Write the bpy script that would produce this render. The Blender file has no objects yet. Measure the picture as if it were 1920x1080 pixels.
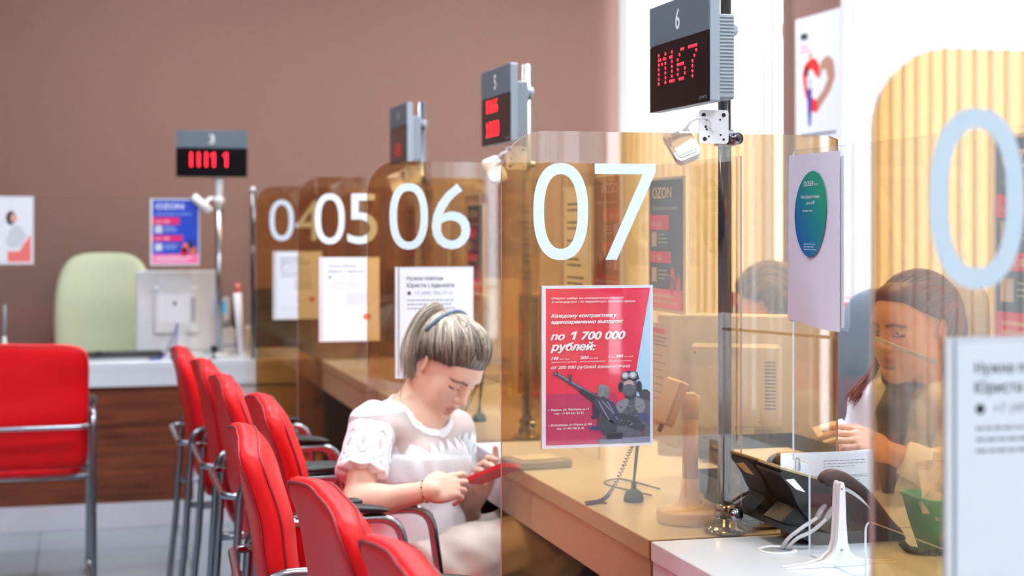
import bpy, math, random
import numpy as np
from mathutils import Vector, Matrix, Euler
from mathutils.geometry import tessellate_polygon
random.seed(7)
SC = bpy.context.scene
COL = SC.collection
PI = math.pi
# ------------------------------------------------------------------ camera
H = 1.362                    # lens height above the floor
YAW = math.radians(15.1)     # turned right of the counter row (+Y)
cam = bpy.data.cameras.new('camera')
cam.sensor_width = 36.0
cam.lens = 56.25             # 3000 px on a 1920 px frame
cam.shift_y = -115 / 1920
cam.clip_start = 0.05
cam.dof.use_dof = True
cam.dof.focus_distance = 3.08
cam.dof.aperture_fstop = 3.4
cam_o = bpy.data.objects.new('camera', cam)
COL.objects.link(cam_o)
cam_o.location = (0, 0, H)
cam_o.rotation_euler = (PI / 2, 0, -YAW)
SC.camera = cam_o
# ------------------------------------------------------------------ world, exposure
w = bpy.data.worlds.new('sky'); SC.world = w; w.use_nodes = True
w.node_tree.nodes['Background'].inputs[0].default_value = (0.86, 0.935, 1.03, 1)
w.node_tree.nodes['Background'].inputs[1].default_value = 4.0
SC.view_settings.view_transform = 'Standard'
SC.view_settings.look = 'None'
SC.view_settings.gamma = 1.0
SC.view_settings.use_curve_mapping = False
SC.view_settings.exposure = 0.98
SC.cycles.transparent_max_bounces = 48
SC.cycles.max_bounces = 14
SC.cycles.glossy_bounces = 4
SC.cycles.caustics_reflective = False
SC.cycles.caustics_refractive = False

def S(c):                    # sRGB 0-255 to linear
    return tuple((v / 255 / 12.92 if v / 255 <= 0.04045 else ((v / 255 + 0.055) / 1.055) ** 2.4) for v in c)

# ------------------------------------------------------------------ pixel helper: point seen at a pixel on the plane Y = const
SN, CS = math.sin(YAW), math.cos(YAW)
def ray(px, py):
    u, v = (px - 960) / 3000, (425 - py) / 3000
    return Vector((SN + u * CS, CS - u * SN, v))
def at(px, py, Y):
    d = ray(px, py); t = Y / d.y
    return Vector((d.x * t, Y, H + d.z * t))
def atx(px, py, X):
    d = ray(px, py); t = X / d.x
    return Vector((X, d.y * t, H + d.z * t))
def atz(px, py, Z):
    d = ray(px, py); t = (Z - H) / d.z
    return Vector((d.x * t, d.y * t, Z))

# ------------------------------------------------------------------ materials
def nodemat(name):
    m = bpy.data.materials.new(name); m.use_nodes = True
    return m, m.node_tree.nodes, m.node_tree.links, m.node_tree.nodes['Principled BSDF']
def mat(name, c, rough=0.5, metal=0.0, bump=0, bscale=80, var=0.0, vscale=6, emit=None, estr=0, coat=0, sheen=0, sss=0, trans=0, alpha=1, spec=0.5):
    m, N, L, b = nodemat(name)
    col = S(c)
    b.inputs['Base Color'].default_value = (*col, 1)
    b.inputs['Roughness'].default_value = rough
    b.inputs['Metallic'].default_value = metal
    b.inputs['Specular IOR Level'].default_value = spec
    b.inputs['Coat Weight'].default_value = coat
    b.inputs['Sheen Weight'].default_value = sheen
    b.inputs['Alpha'].default_value = alpha
    if sss:
        b.inputs['Subsurface Weight'].default_value = sss
        b.inputs['Subsurface Radius'].default_value = (0.02, 0.008, 0.004)
        b.inputs['Subsurface Scale'].default_value = 0.5
    if emit:
        b.inputs['Emission Color'].default_value = (*S(emit), 1)
        b.inputs['Emission Strength'].default_value = estr
    if bump or var:
        tc = N.new('ShaderNodeTexCoord')
        n = N.new('ShaderNodeTexNoise'); n.inputs['Scale'].default_value = bscale; n.inputs['Detail'].default_value = 4
        L.new(tc.outputs['Object'], n.inputs['Vector'])
        if bump:
            bp = N.new('ShaderNodeBump'); bp.inputs['Strength'].default_value = bump; bp.inputs['Distance'].default_value = 0.004
            L.new(n.outputs['Fac'], bp.inputs['Height']); L.new(bp.outputs[0], b.inputs['Normal'])
        if var:
            n2 = N.new('ShaderNodeTexNoise'); n2.inputs['Scale'].default_value = vscale; n2.inputs['Detail'].default_value = 3
            L.new(tc.outputs['Object'], n2.inputs['Vector'])
            mx = N.new('ShaderNodeMix'); mx.data_type = 'RGBA'
            mx.inputs[6].default_value = (*[v * (1 - var) for v in col], 1); mx.inputs[7].default_value = (*[min(1, v * (1 + var)) for v in col], 1)
            L.new(n2.outputs['Fac'], mx.inputs[0]); L.new(mx.outputs[2], b.inputs['Base Color'])
    return m
def pane_mat(name, tint, refl=1.0, rough=0.0, haze=0.0):
    """acrylic sheet: tinted see-through plus a mirror share from Fresnel"""
    m, N, L, b = nodemat(name)
    N.remove(b)
    out = N['Material Output']
    t = N.new('ShaderNodeBsdfTransparent'); t.inputs[0].default_value = (*tint, 1)
    g = N.new('ShaderNodeBsdfGlossy'); g.inputs['Roughness'].default_value = rough; g.inputs[0].default_value = (1, 1, 1, 1)
    f = N.new('ShaderNodeFresnel'); f.inputs[0].default_value = 1.49
    geo = N.new('ShaderNodeNewGeometry')
    ff = N.new('ShaderNodeMath'); ff.operation = 'SUBTRACT'; ff.inputs[0].default_value = 1.0
    L.new(geo.outputs['Backfacing'], ff.inputs[1])
    mu = N.new('ShaderNodeMath'); mu.operation = 'MULTIPLY'; L.new(f.outputs[0], mu.inputs[0]); L.new(ff.outputs[0], mu.inputs[1])
    m2 = N.new('ShaderNodeMath'); m2.operation = 'MULTIPLY'; m2.inputs[1].default_value = refl; m2.use_clamp = True
    L.new(mu.outputs[0], m2.inputs[0])
    mx = N.new('ShaderNodeMixShader'); L.new(m2.outputs[0], mx.inputs[0]); L.new(t.outputs[0], mx.inputs[1]); L.new(g.outputs[0], mx.inputs[2])
    res = mx
    if haze:
        d = N.new('ShaderNodeBsdfDiffuse'); d.inputs[0].default_value = (0.8, 0.8, 0.85, 1)
        m3 = N.new('ShaderNodeMixShader'); m3.inputs[0].default_value = haze
        L.new(mx.outputs[0], m3.inputs[1]); L.new(d.outputs[0], m3.inputs[2]); res = m3
    L.new(res.outputs[0], out.inputs['Surface'])
    return m

M = {}
M['white_lam'] = mat('white_laminate', (221, 230, 239), 0.22, spec=0.6)
M['white_front'] = mat('white_front_board', (218, 218, 230), 0.4)
M['white_plastic'] = mat('white_plastic', (232, 233, 235), 0.35)
M['grey_plastic'] = mat('grey_plastic', (150, 158, 168), 0.4)
M['black_plastic'] = mat('black_plastic', (20, 21, 25), 0.42)
M['black_gloss'] = mat('black_gloss', (14, 12, 18), 0.12)
M['dark_rubber'] = mat('dark_rubber', (28, 26, 28), 0.7)
M['chrome'] = mat('chrome', (150, 152, 158), 0.14, 1.0)
M['pole'] = mat('darkened_chrome', (92, 90, 94), 0.12, 1.0)  # chrome base colour darkened for the dark room mirrored in the near post
M['chair_steel'] = mat('chair_steel', (168, 174, 184), 0.25, 1.0)
M['paper'] = mat('paper', (240, 243, 250), 0.7)
M['ink'] = mat('ink', (52, 54, 66), 0.7)
M['ink_grey'] = mat('grey_ink', (130, 134, 146), 0.7)
M['header_grey'] = mat('display_header_grey', (92, 106, 118), 0.45)
M['case_grey'] = mat('display_case_grey', (142, 152, 162), 0.4)
M['led'] = mat('led_red', (255, 40, 50), 0.4, emit=(255, 24, 44), estr=2.6)
M['led_dim'] = mat('led_dim_red', (120, 10, 25), 0.4, emit=(230, 20, 45), estr=0.55)
M['sign_white'] = mat('sign_white', (238, 240, 244), 0.5)
M['numeral'] = mat('numeral_film', (214, 232, 246), 0.55)
M['red'] = mat('red_leatherette', (228, 12, 22), 0.44, bump=0.12, bscale=260, var=0.05, spec=0.28)
M['piping'] = mat('dark_red_piping', (150, 22, 34), 0.5)
M['cream'] = mat('pale_green_leatherette', (213, 220, 180), 0.6)
def S2(*t): return tuple(t)
M['tint'] = pane_mat('bronze_acrylic', (0.815, 0.615, 0.36), refl=3.0, haze=0.012)  # haze mixes in a pale wash that stands in for reflections
M['clear'] = pane_mat('clear_acrylic', (0.97, 0.975, 0.98), refl=1.0, haze=0.008)
M['tint_edge'] = mat('bronze_acrylic_edge', (196, 170, 160), 0.15)
M['clear_edge'] = mat('clear_acrylic_edge', (186, 198, 204), 0.15)

# ------------------------------------------------------------------ mesh builder
class MB:
    def __init__(s, T=None): s.v = []; s.f = []; s.mi = []; s.sm = []; s.mats = []; s.T = T or Matrix()
    def mid(s, m):
        if m not in s.mats: s.mats.append(m)
        return s.mats.index(m)
    def add(s, vs, fs, m, smooth=False, T=None):
        n = len(s.v); TT = s.T @ T if T is not None else s.T
        s.v += [tuple(TT @ Vector(p)) for p in vs]
        k = s.mid(m)
        for f in fs: s.f.append(tuple(n + i for i in f)); s.mi.append(k); s.sm.append(smooth)
        return s
    def box(s, lo, hi, m, T=None, b=0.0):
        x0, y0, z0 = lo; x1, y1, z1 = hi
        if b <= 0:
            vs = [(x0,y0,z0),(x1,y0,z0),(x1,y1,z0),(x0,y1,z0),(x0,y0,z1),(x1,y0,z1),(x1,y1,z1),(x0,y1,z1)]
            return s.add(vs, [(0,3,2,1),(4,5,6,7),(0,1,5,4),(1,2,6,5),(2,3,7,6),(3,0,4,7)], m, False, T)
        # chamfered box from 24 verts
        vs = []; idx = {}
        for ix, x in enumerate((x0, x1)):
            for iy, y in enumerate((y0, y1)):
                for iz, z in enumerate((z0, z1)):
                    sx, sy, sz = (1 - 2*ix)*b, (1 - 2*iy)*b, (1 - 2*iz)*b
                    for ax, p in enumerate(((x, y+sy, z+sz), (x+sx, y, z+sz), (x+sx, y+sy, z))):
                        idx[(ix, iy, iz, ax)] = len(vs); vs.append(p)
        fs = []
        for a in (0, 1): fs.append([idx[(a, *q, 0)] for q in ((0,0),(1,0),(1,1),(0,1))])
        for a in (0, 1): fs.append([idx[(q[0], a, q[1], 1)] for q in ((0,0),(1,0),(1,1),(0,1))])
        for a in (0, 1): fs.append([idx[(*q, a, 2)] for q in ((0,0),(1,0),(1,1),(0,1))])
        for p in (0, 1):
            for q in (0, 1):
                fs.append([idx[(0,p,q,1)], idx[(1,p,q,1)], idx[(1,p,q,2)], idx[(0,p,q,2)]])
                fs.append([idx[(p,0,q,0)], idx[(p,1,q,0)], idx[(p,1,q,2)], idx[(p,0,q,2)]])
                fs.append([idx[(p,q,0,0)], idx[(p,q,1,0)], idx[(p,q,1,1)], idx[(p,q,0,1)]])
        for p in (0, 1):
            for q in (0, 1):
                for r in (0, 1): fs.append([idx[(p,q,r,k)] for k in range(3)])
        c = Vector(((x0+x1)/2, (y0+y1)/2, (z0+z1)/2)); out = []
        for f in fs:
            a_, b_, c_ = (Vector(vs[i]) for i in f[:3]); n = (b_-a_).cross(c_-a_)
            fc = sum((Vector(vs[i]) for i in f), Vector())/len(f)
            out.append(tuple(f) if n.dot(fc - c) > 0 else tuple(reversed(f)))
        return s.add(vs, out, m, False, T)
    def tube(s, pts, r, m, seg=10, cap=True, T=None, closed=False):
        pts = [Vector(p) for p in pts]; n = len(pts)
        rr = r if isinstance(r, (list, tuple)) else [r] * n
        vs = []; fs = []; prev = None
        for i, p in enumerate(pts):
            if closed: t = (pts[(i+1) % n] - pts[i-1])
            else: t = (pts[min(i+1, n-1)] - pts[max(i-1, 0)])
            t = t.normalized() if t.length > 1e-9 else Vector((0,0,1))
            if prev is None:
                a = t.cross(Vector((0,0,1)));
                if a.length < 1e-3: a = t.cross(Vector((1,0,0)))
                a.normalize()
            else:
                a = prev - t * prev.dot(t)
                a = a.normalized() if a.length > 1e-6 else t.orthogonal().normalized()
            prev = a; b = t.cross(a)
            for k in range(seg):
                an = 2*PI*k/seg
                vs.append(p + (a*math.cos(an) + b*math.sin(an)) * rr[i])
        m_ = n if closed else n - 1
        for i in range(m_):
            j = (i+1) % n
            for k in range(seg):
                k2 = (k+1) % seg
                fs.append((i*seg+k, i*seg+k2, j*seg+k2, j*seg+k))
        if cap and not closed:
            fs.append(tuple(reversed(range(seg)))); fs.append(tuple((n-1)*seg+k for k in range(seg)))
        return s.add(vs, fs, m, True, T)
    def lathe(s, prof, m, seg=32, T=None):
        vs = []; fs = []; n = len(prof)
        for r, z in prof:
            for k in range(seg):
                a = 2*PI*k/seg; vs.append((r*math.cos(a), r*math.sin(a), z))
        for i in range(n-1):
            for k in range(seg):
                k2 = (k+1) % seg; fs.append((i*seg+k, i*seg+k2, (i+1)*seg+k2, (i+1)*seg+k))
        fs.append(tuple(reversed(range(seg)))); fs.append(tuple((n-1)*seg+k for k in range(seg)))
        return s.add(vs, fs, m, True, T)
    def ball(s, c, r, m, seg=16, T=None):
        if not isinstance(r, (tuple, list)): r = (r, r, r)
        vs = []; fs = []; n = seg//2
        for i in range(n+1):
            th = PI*i/n
            for k in range(seg):
                a = 2*PI*k/seg; vs.append((c[0]+r[0]*math.sin(th)*math.cos(a), c[1]+r[1]*math.sin(th)*math.sin(a), c[2]+r[2]*math.cos(th)))
        for i in range(n):
            for k in range(seg):
                k2 = (k+1) % seg; fs.append((i*seg+k, (i+1)*seg+k, (i+1)*seg+k2, i*seg+k2))
        return s.add(vs, fs, m, True, T)
    def prism(s, poly, z0, z1, m, mside=None, T=None, smooth=False):
        """poly in local XY, extruded z0..z1; holes not supported"""
        n = len(poly); tri = tessellate_polygon([[Vector((x, y, 0)) for x, y in poly]])
        area = sum(poly[i][0]*poly[(i+1) % n][1] - poly[(i+1) % n][0]*poly[i][1] for i in range(n))
        vs = [(x, y, z0) for x, y in poly] + [(x, y, z1) for x, y in poly]
        top = []; bot = []
        for t in tri:
            a, b, c = (Vector(poly[i]) for i in t)
            ccw = (b.x-a.x)*(c.y-a.y)-(b.y-a.y)*(c.x-a.x) > 0
            t = tuple(t) if ccw else tuple(reversed(t))
            top.append(tuple(n+i for i in t)); bot.append(tuple(reversed(t)))
        s.add(vs, top + bot, m, False, T)
        sd = [(i, (i+1) % n, n+(i+1) % n, n+i) if area > 0 else (n+i, n+(i+1) % n, (i+1) % n, i) for i in range(n)]
        return s.add(vs, sd, mside or m, smooth, T)
    def flat(s, poly, z, m, T=None):
        tri = tessellate_polygon([[Vector((x, y, 0)) for x, y in poly]]); fs = []
        for t in tri:
            a, b, c = (Vector(poly[i]) for i in t)
            fs.append(tuple(t) if (b.x-a.x)*(c.y-a.y)-(b.y-a.y)*(c.x-a.x) > 0 else tuple(reversed(t)))
        return s.add([(x, y, z) for x, y in poly], fs, m, False, T)
    def text(s, txt, x, y, size, m, z=0.0, width=None, bold=0.0, shear=0.0, align='L', T=None):
        vs, fs, wd = glyphs(txt, bold, shear)
        k = size / 0.73
        kx = k if width is None else width / max(wd, 1e-6)
        ox = {'L': 0, 'C': -wd*kx/2, 'R': -wd*kx}[align]
        bo = bold * size * 1.1
        for j, (dx, dy) in enumerate(((0, 0), (bo, 0), (-bo, 0), (0, bo*0.6), (0, -bo*0.6)) if bold else ((0, 0),)):
            s.add([(x + ox + a*kx + dx, y + b*k + dy, z + j*0.00002) for a, b in vs], fs, m, False, T)
        return s
    def build(s, name, parent=None, bevel=0, recalc=False, subsurf=0, autosmooth=False):
        me = bpy.data.meshes.new(name); me.from_pydata(s.v, [], s.f)
        for m in s.mats: me.materials.append(m)
        me.polygons.foreach_set('material_index', s.mi); me.polygons.foreach_set('use_smooth', s.sm)
        if recalc:
            import bmesh
            bm = bmesh.new(); bm.from_mesh(me); bmesh.ops.recalc_face_normals(bm, faces=bm.faces); bm.to_mesh(me); bm.free()
        me.update()
        o = bpy.data.objects.new(name, me); COL.objects.link(o)
        if parent is not None: o.parent = parent
        if bevel:
            b = o.modifiers.new('bevel', 'BEVEL'); b.width = bevel; b.segments = 2; b.limit_method = 'ANGLE'; b.angle_limit = 0.6
        if subsurf:
            b = o.modifiers.new('sub', 'SUBSURF'); b.levels = subsurf; b.render_levels = subsurf
        return o

GC = {}
def glyphs(txt, bold, shear):
    bold = 0.0; key = (txt, bold, shear)
    if key in GC: return GC[key]
    cu = bpy.data.curves.new('t', 'FONT'); cu.body = txt; cu.fill_mode = 'NONE'; cu.resolution_u = 4; cu.offset = bold; cu.shear = shear
    o = bpy.data.objects.new('t', cu); COL.objects.link(o)
    dg = bpy.context.evaluated_depsgraph_get(); me = bpy.data.meshes.new_from_object(o.evaluated_get(dg))
    bpy.data.objects.remove(o); V = [(v.co.x, v.co.y) for v in me.vertices]
    nb = {}
    for e in me.edges:
        a, b = e.vertices; nb.setdefault(a, []).append(b); nb.setdefault(b, []).append(a)
    bpy.data.meshes.remove(me); bpy.data.curves.remove(cu)
    # contours are stored in order; walk them in index order to keep their winding
    seen = set(); loops = []
    for v0 in sorted(nb):
        if v0 in seen: continue
        lp = [v0]; seen.add(v0); cur = v0
        while True:
            nx = [q for q in sorted(nb[cur], key=lambda q: abs(q-cur)) if q not in seen]
            if not nx: break
            cur = nx[0]; seen.add(cur); lp.append(cur)
        if len(lp) > 2: loops.append([V[i] for i in lp])
    def area(p): return sum(p[i-1][0]*p[i][1]-p[i][0]*p[i-1][1] for i in range(len(p)))/2
    def inside(pt, p):
        c = False
        for i in range(len(p)):
            (x1, y1), (x2, y2) = p[i-1], p[i]
            if (y1 > pt[1]) != (y2 > pt[1]) and pt[0] < (x2-x1)*(pt[1]-y1)/(y2-y1)+x1: c = not c
        return c
    vs = []; fs = []
    if loops:
        A = [area(p) for p in loops]; par = [None]*len(loops)
        for i, p in enumerate(loops):
            best = None
            for j, q in enumerate(loops):
                if i != j and (A[i] > 0) != (A[j] > 0) and abs(A[j]) > abs(A[i]) and all(inside(v, q) for v in p[::max(1, len(p)//6)]):
                    if best is None or abs(A[j]) < abs(A[best]): best = j
            par[i] = best
        for i, p in enumerate(loops):
            if par[i] is not None: continue
            hs = [loops[j] for j in range(len(loops)) if par[j] == i]
            poly = [[Vector((x, y, 0)) for x, y in q] for q in [p]+hs]
            flatp = [q for pp in [p]+hs for q in pp]; n = len(vs); vs += flatp
            for t in tessellate_polygon(poly):
                a, b, c = (flatp[i_] for i_ in t)
                cr = (b[0]-a[0])*(c[1]-a[1])-(b[1]-a[1])*(c[0]-a[0])
                fs.append(tuple(n+i_ for i_ in (t if cr > 0 else reversed(t))))
        x0 = min(v[0] for v in vs); vs = [(a-x0, b) for a, b in vs]
    wd = max((v[0] for v in vs), default=0)
    GC[key] = (vs, fs, wd); return GC[key]

def tag(o, label=None, cat=None, group=None, kind=None):
    if label: o['label'] = label
    if cat: o['category'] = cat
    if group: o['group'] = group
    if kind: o['kind'] = kind
    return o
def thing(name, loc, label, cat, group=None, rz=0):
    o = bpy.data.objects.new(name, None); COL.objects.link(o); o.location = loc; o.rotation_euler = (0, 0, rz)
    o.empty_display_size = 0.05
    return tag(o, label, cat, group)
def struct(o): o['kind'] = 'structure'; return o
def copy_tree(o, parent=None):
    c = o.copy(); COL.objects.link(c); c.parent = parent
    for ch in list(o.children): copy_tree(ch, c)
    return c
def arc(cx, cy, r, a0, a1, n=8): return [(cx+r*math.cos(math.radians(a0+(a1-a0)*i/n)), cy+r*math.sin(math.radians(a0+(a1-a0)*i/n))) for i in range(n+1)]
def fillet(pts, r, n=5):
    """round the inner corners of a 3D polyline"""
    P = [Vector(p) for p in pts]; out = [P[0]]
    for i in range(1, len(P)-1):
        a, b, c = P[i-1], P[i], P[i+1]; d1 = (a-b); d2 = (c-b); rr = min(r, d1.length*0.48, d2.length*0.48)
        p1 = b+d1.normalized()*rr; p2 = b+d2.normalized()*rr
        for k in range(n+1):
            t = k/n; out.append(p1*(1-t)**2 + b*2*t*(1-t) + p2*t*t)
    out.append(P[-1]); return out
def rrect(x0, y0, x1, y1, r, n=5):
    return arc(x1-r, y0+r, r, -90, 0, n)+arc(x1-r, y1-r, r, 0, 90, n)+arc(x0+r, y1-r, r, 90, 180, n)+arc(x0+r, y0+r, r, 180, 270, n)
def spline(pts, n=8):
    """Catmull-Rom through the points"""
    P = [Vector(p) for p in pts]; P = [2*P[0]-P[1]] + P + [2*P[-1]-P[-2]]; out = []
    for i in range(1, len(P)-2):
        a, b, c, d = P[i-1:i+3]
        for k in range(n):
            t = k/n; out.append(0.5*((2*b)+(c-a)*t+(2*a-5*b+4*c-d)*t*t+(3*b-a-3*c+d)*t**3))
    out.append(P[-2]); return out
# frames: local XY = picture plane
def F_front(x, y, z): return Matrix.Translation((x, y, z)) @ Matrix.Rotation(PI/2, 4, 'X')          # faces -Y, local x -> +X, local y -> +Z
def F_left(x, y, z): return Matrix.Translation((x, y, z)) @ Matrix.Rotation(-PI/2, 4, 'Z') @ Matrix.Rotation(PI/2, 4, 'X')  # faces -X, local x -> -Y
# ================================================================== THE ROOM
XW, YB, ZC = 3.15, 9.0, 3.3
XL, YF = -4.6, -6.2
# floor tiles
m, N, L, b = nodemat('grey_floor_tiles'); M['floor'] = m
tc = N.new('ShaderNodeTexCoord'); br = N.new('ShaderNodeTexBrick'); mp = N.new('ShaderNodeMapping')
mp.inputs['Location'].default_value = (0.17, 0.25, 0)
L.new(tc.outputs['Object'], mp.inputs[0]); L.new(mp.outputs[0], br.inputs['Vector'])
br.offset = 0.0; br.inputs['Scale'].default_value = 1.0; br.inputs['Mortar Size'].default_value = 0.005
br.inputs['Brick Width'].default_value = 0.6; br.inputs['Row Height'].default_value = 0.6; br.inputs['Mortar Smooth'].default_value = 0.3
br.inputs['Color1'].default_value = (*S((150, 160, 168)), 1); br.inputs['Color2'].default_value = (*S((143, 154, 162)), 1); br.inputs['Mortar'].default_value = (*S((98, 104, 110)), 1)
n = N.new('ShaderNodeTexNoise'); n.inputs['Scale'].default_value = 3.0; n.inputs['Detail'].default_value = 6
mp2 = N.new('ShaderNodeMapping'); mp2.inputs['Scale'].default_value = (1, 5, 1); L.new(tc.outputs['Object'], mp2.inputs[0]); L.new(mp2.outputs[0], n.inputs['Vector'])
mx = N.new('ShaderNodeMix'); mx.data_type = 'RGBA'; mx.blend_type = 'OVERLAY'; mx.inputs[0].default_value = 0.25
L.new(br.outputs['Color'], mx.inputs[6]); L.new(n.outputs['Color'], mx.inputs[7]); L.new(mx.outputs[2], b.inputs['Base Color'])
b.inputs['Roughness'].default_value = 0.28
# brown woven wallpaper
m, N, L, b = nodemat('brown_woven_wallpaper'); M['wall'] = m
tc = N.new('ShaderNodeTexCoord'); mp = N.new('ShaderNodeMapping'); mp.inputs['Scale'].default_value = (14, 14, 240); L.new(tc.outputs['Object'], mp.inputs[0])
n = N.new('ShaderNodeTexNoise'); n.inputs['Scale'].default_value = 1.0; n.inputs['Detail'].default_value = 5; L.new(mp.outputs[0], n.inputs['Vector'])
mx = N.new('ShaderNodeMix'); mx.data_type = 'RGBA'; mx.inputs[6].default_value = (*S((138, 101, 88)), 1); mx.inputs[7].default_value = (*S((150, 111, 96)), 1)
L.new(n.outputs['Fac'], mx.inputs[0]); L.new(mx.outputs[2], b.inputs['Base Color']); b.inputs['Roughness'].default_value = 0.75
bp = N.new('ShaderNodeBump'); bp.inputs['Strength'].default_value = 0.15; bp.inputs['Distance'].default_value = 0.003; L.new(n.outputs['Fac'], bp.inputs['Height']); L.new(bp.outputs[0], b.inputs['Normal'])
M['ceil'] = mat('ceiling_white', (236, 236, 234), 0.8)
M['plaster'] = mat('pale_wall_paint', (222, 216, 208), 0.8)
M['wall_dark'] = mat('dark_brown_paint', (88, 66, 60), 0.8)
M['win_frame'] = mat('window_frame_white', (240, 240, 240), 0.4)
# translucent blind fabric
m, N, L, b = nodemat('blind_fabric'); M['blind'] = m; N.remove(b)
d = N.new('ShaderNodeBsdfDiffuse'); t = N.new('ShaderNodeBsdfTranslucent'); mx = N.new('ShaderNodeMixShader'); mx.inputs[0].default_value = 0.55
d.inputs[0].default_value = (0.86, 0.84, 0.8, 1); t.inputs[0].default_value = (0.56, 0.55, 0.53, 1)
L.new(d.outputs[0], mx.inputs[1]); L.new(t.outputs[0], mx.inputs[2]); L.new(mx.outputs[0], N['Material Output'].inputs['Surface'])
M['glass'] = pane_mat('window_glass', (0.97, 0.98, 0.98))

struct(MB().box((XL-0.2, YF-0.2, -0.2), (XW+0.3, YB+0.2, 0), M['floor']).build('floor'))
struct(MB().box((XL-0.2, YF-0.2, ZC), (XW+0.3, YB+0.2, ZC+0.2), M['ceil']).build('ceiling'))
struct(MB().box((XL-0.2, YB, 0), (XW+0.3, YB+0.2, ZC), M['wall']).build('wall_back'))
struct(MB().box((XL-0.2, YF-0.2, 0), (XW+0.3, YF, ZC), M['wall_dark']).build('wall_front'))
struct(MB().box((XL-0.2, YF, 0), (XL, YB, ZC), M['wall_dark']).build('wall_left'))
# right wall with tall windows between brown piers
wins = [(6.86, 8.94), (3.3, 6.07), (0.1, 2.7), (-2.7, -0.5), (-6.0, -3.3)]
wb = MB(); ys = [YF] + [y for a, c in sorted(wins) for y in (a, c)] + [YB]
for i in range(0, len(ys), 2):
    if ys[i+1]-ys[i] > 0.01: wb.box((XW, ys[i], 0), (XW+0.28, ys[i+1], ZC), M['wall'])
for a, c in wins:
    wb.box((XW, a, 0), (XW+0.28, c, 0.35), M['wall']); wb.box((XW, a, 3.1), (XW+0.28, c, ZC), M['wall'])
struct(wb.build('wall_right'))
for i, (a, c) in enumerate(wins):
    f = MB(); x0, x1 = XW+0.18, XW+0.24; z0, z1 = 0.35, 3.1
    for lo, hi in (((x0, a, z0), (x1, c, z0+0.06)), ((x0, a, z1-0.06), (x1, c, z1)), ((x0, a, z0), (x1, a+0.06, z1)), ((x0, c-0.06, z0), (x1, c, z1)),
                   ((x0, (a+c)/2-0.035, z0), (x1, (a+c)/2+0.035, z1)), ((x0, a, 2.3), (x1, c, 2.36))): f.box(lo, hi, M['win_frame'])
    wo = struct(f.build('window_%d' % (i+1)))
    MB().box((x0+0.025, a, z0), (x0+0.035, c, z1), M['glass']).build('window_pane', wo)
    # blind: one mesh of slats plus head rail
    bl = thing('vertical_blind', (XW-0.075, a-0.05, 0), ['white vertical blind on the far window beside the brown back wall', 'white vertical blind on the window right of the brown pier with the heart poster',
        'white vertical blind on the window level with the nearest counter', 'white vertical blind seen only as a reflection, second window behind the camera', 'white vertical blind seen only as a reflection, last window behind the camera'][i], 'blind', 'white vertical window blinds')
    sl = MB(); k = 0; y = 0.03
    while y < c-a+0.08:
        ang = math.radians(96 + random.uniform(-3, 3)); hw = 0.0635
        dx, dy = math.cos(ang)*hw, math.sin(ang)*hw; cv = 0.006
        vs = []; q = 5
        for j in range(q+1):
            s_ = j/q*2-1; off = cv*(1-s_*s_)
            for z in (0.12, 3.14): vs.append((dx*s_ + off*math.sin(ang), y+dy*s_ - off*math.cos(ang), z))
        sl.add(vs, [(2*j, 2*j+2, 2*j+3, 2*j+1) for j in range(q)], M['blind'], True)
        y += 0.102; k += 1
    sl.build('slats', bl)
    MB().box((-0.03, 0.0, 3.14), (0.03, c-a+0.1, 3.19), M['win_frame']).build('head_rail', bl)
# skirting
struct(MB().box((XL, YB-0.015, 0), (XW, YB, 0.08), M['white_front']).build('baseboard_back'))
# ceiling lamps, unseen, set out for the light they give
M['lamp_glow'] = mat('lamp_diffuser', (255, 255, 255), 0.5, emit=(244, 249, 255), estr=21.0)
k = 0
for ly in (7.3, 4.2, 1.6, -1.6, -4.4):
    for lx in ((0.4, 2.3) if ly > 7 else (-1.9, 0.4, 1.4, 2.3) if ly > 4 else (-1.9, 0.4, 2.3)):  # the extra lamp in the second row is added to brighten the desks
        t = thing('ceiling_lamp', (lx, ly, ZC), 'square white ceiling lamp panel placed outside the picture to light the hall', 'ceiling lamp', 'ceiling lamp panels')
        fr = MB()
        for lo, hi in (((-0.3,-0.3,-0.04),(0.3,-0.27,0)), ((-0.3,0.27,-0.04),(0.3,0.3,0)), ((-0.3,-0.27,-0.04),(-0.27,0.27,0)), ((0.27,-0.27,-0.04),(0.3,0.27,0))): fr.box(lo, hi, M['white_plastic'])
        fr.build('frame', t)
        MB().box((-0.27, -0.27, -0.03), (0.27, 0.27, -0.004), M['lamp_glow']).build('diffuser', t)

# ================================================================== COUNTER ROW
YP = {8: 1.466, 7: 2.94, 6: 4.41, 5: 5.88, 4: 7.34}      # partition planes
XD0, XD1, XPL, XPR, XS = 1.071, 1.87, 0.772, 1.471, 1.31   # desk front / back, partition edges, clerk screen
M['dark_wood'] = None
m, N, L, b = nodemat('dark_walnut'); M['dark_wood'] = m
tc = N.new('ShaderNodeTexCoord'); mp = N.new('ShaderNodeMapping'); mp.inputs['Scale'].default_value = (1.2, 1.2, 16); L.new(tc.outputs['Object'], mp.inputs[0])
n = N.new('ShaderNodeTexNoise'); n.inputs['Scale'].default_value = 2.2; n.inputs['Detail'].default_value = 6; n.inputs['Distortion'].default_value = 0.6; L.new(mp.outputs[0], n.inputs['Vector'])
cr = N.new('ShaderNodeValToRGB'); cr.color_ramp.elements[0].position = 0.3; cr.color_ramp.elements[0].color = (*S((86, 38, 22)), 1); cr.color_ramp.elements[1].position = 0.75; cr.color_ramp.elements[1].color = (*S((150, 78, 46)), 1)
L.new(n.outputs['Fac'], cr.inputs[0]); L.new(cr.outputs[0], b.inputs['Base Color']); b.inputs['Roughness'].default_value = 0.35
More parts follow.
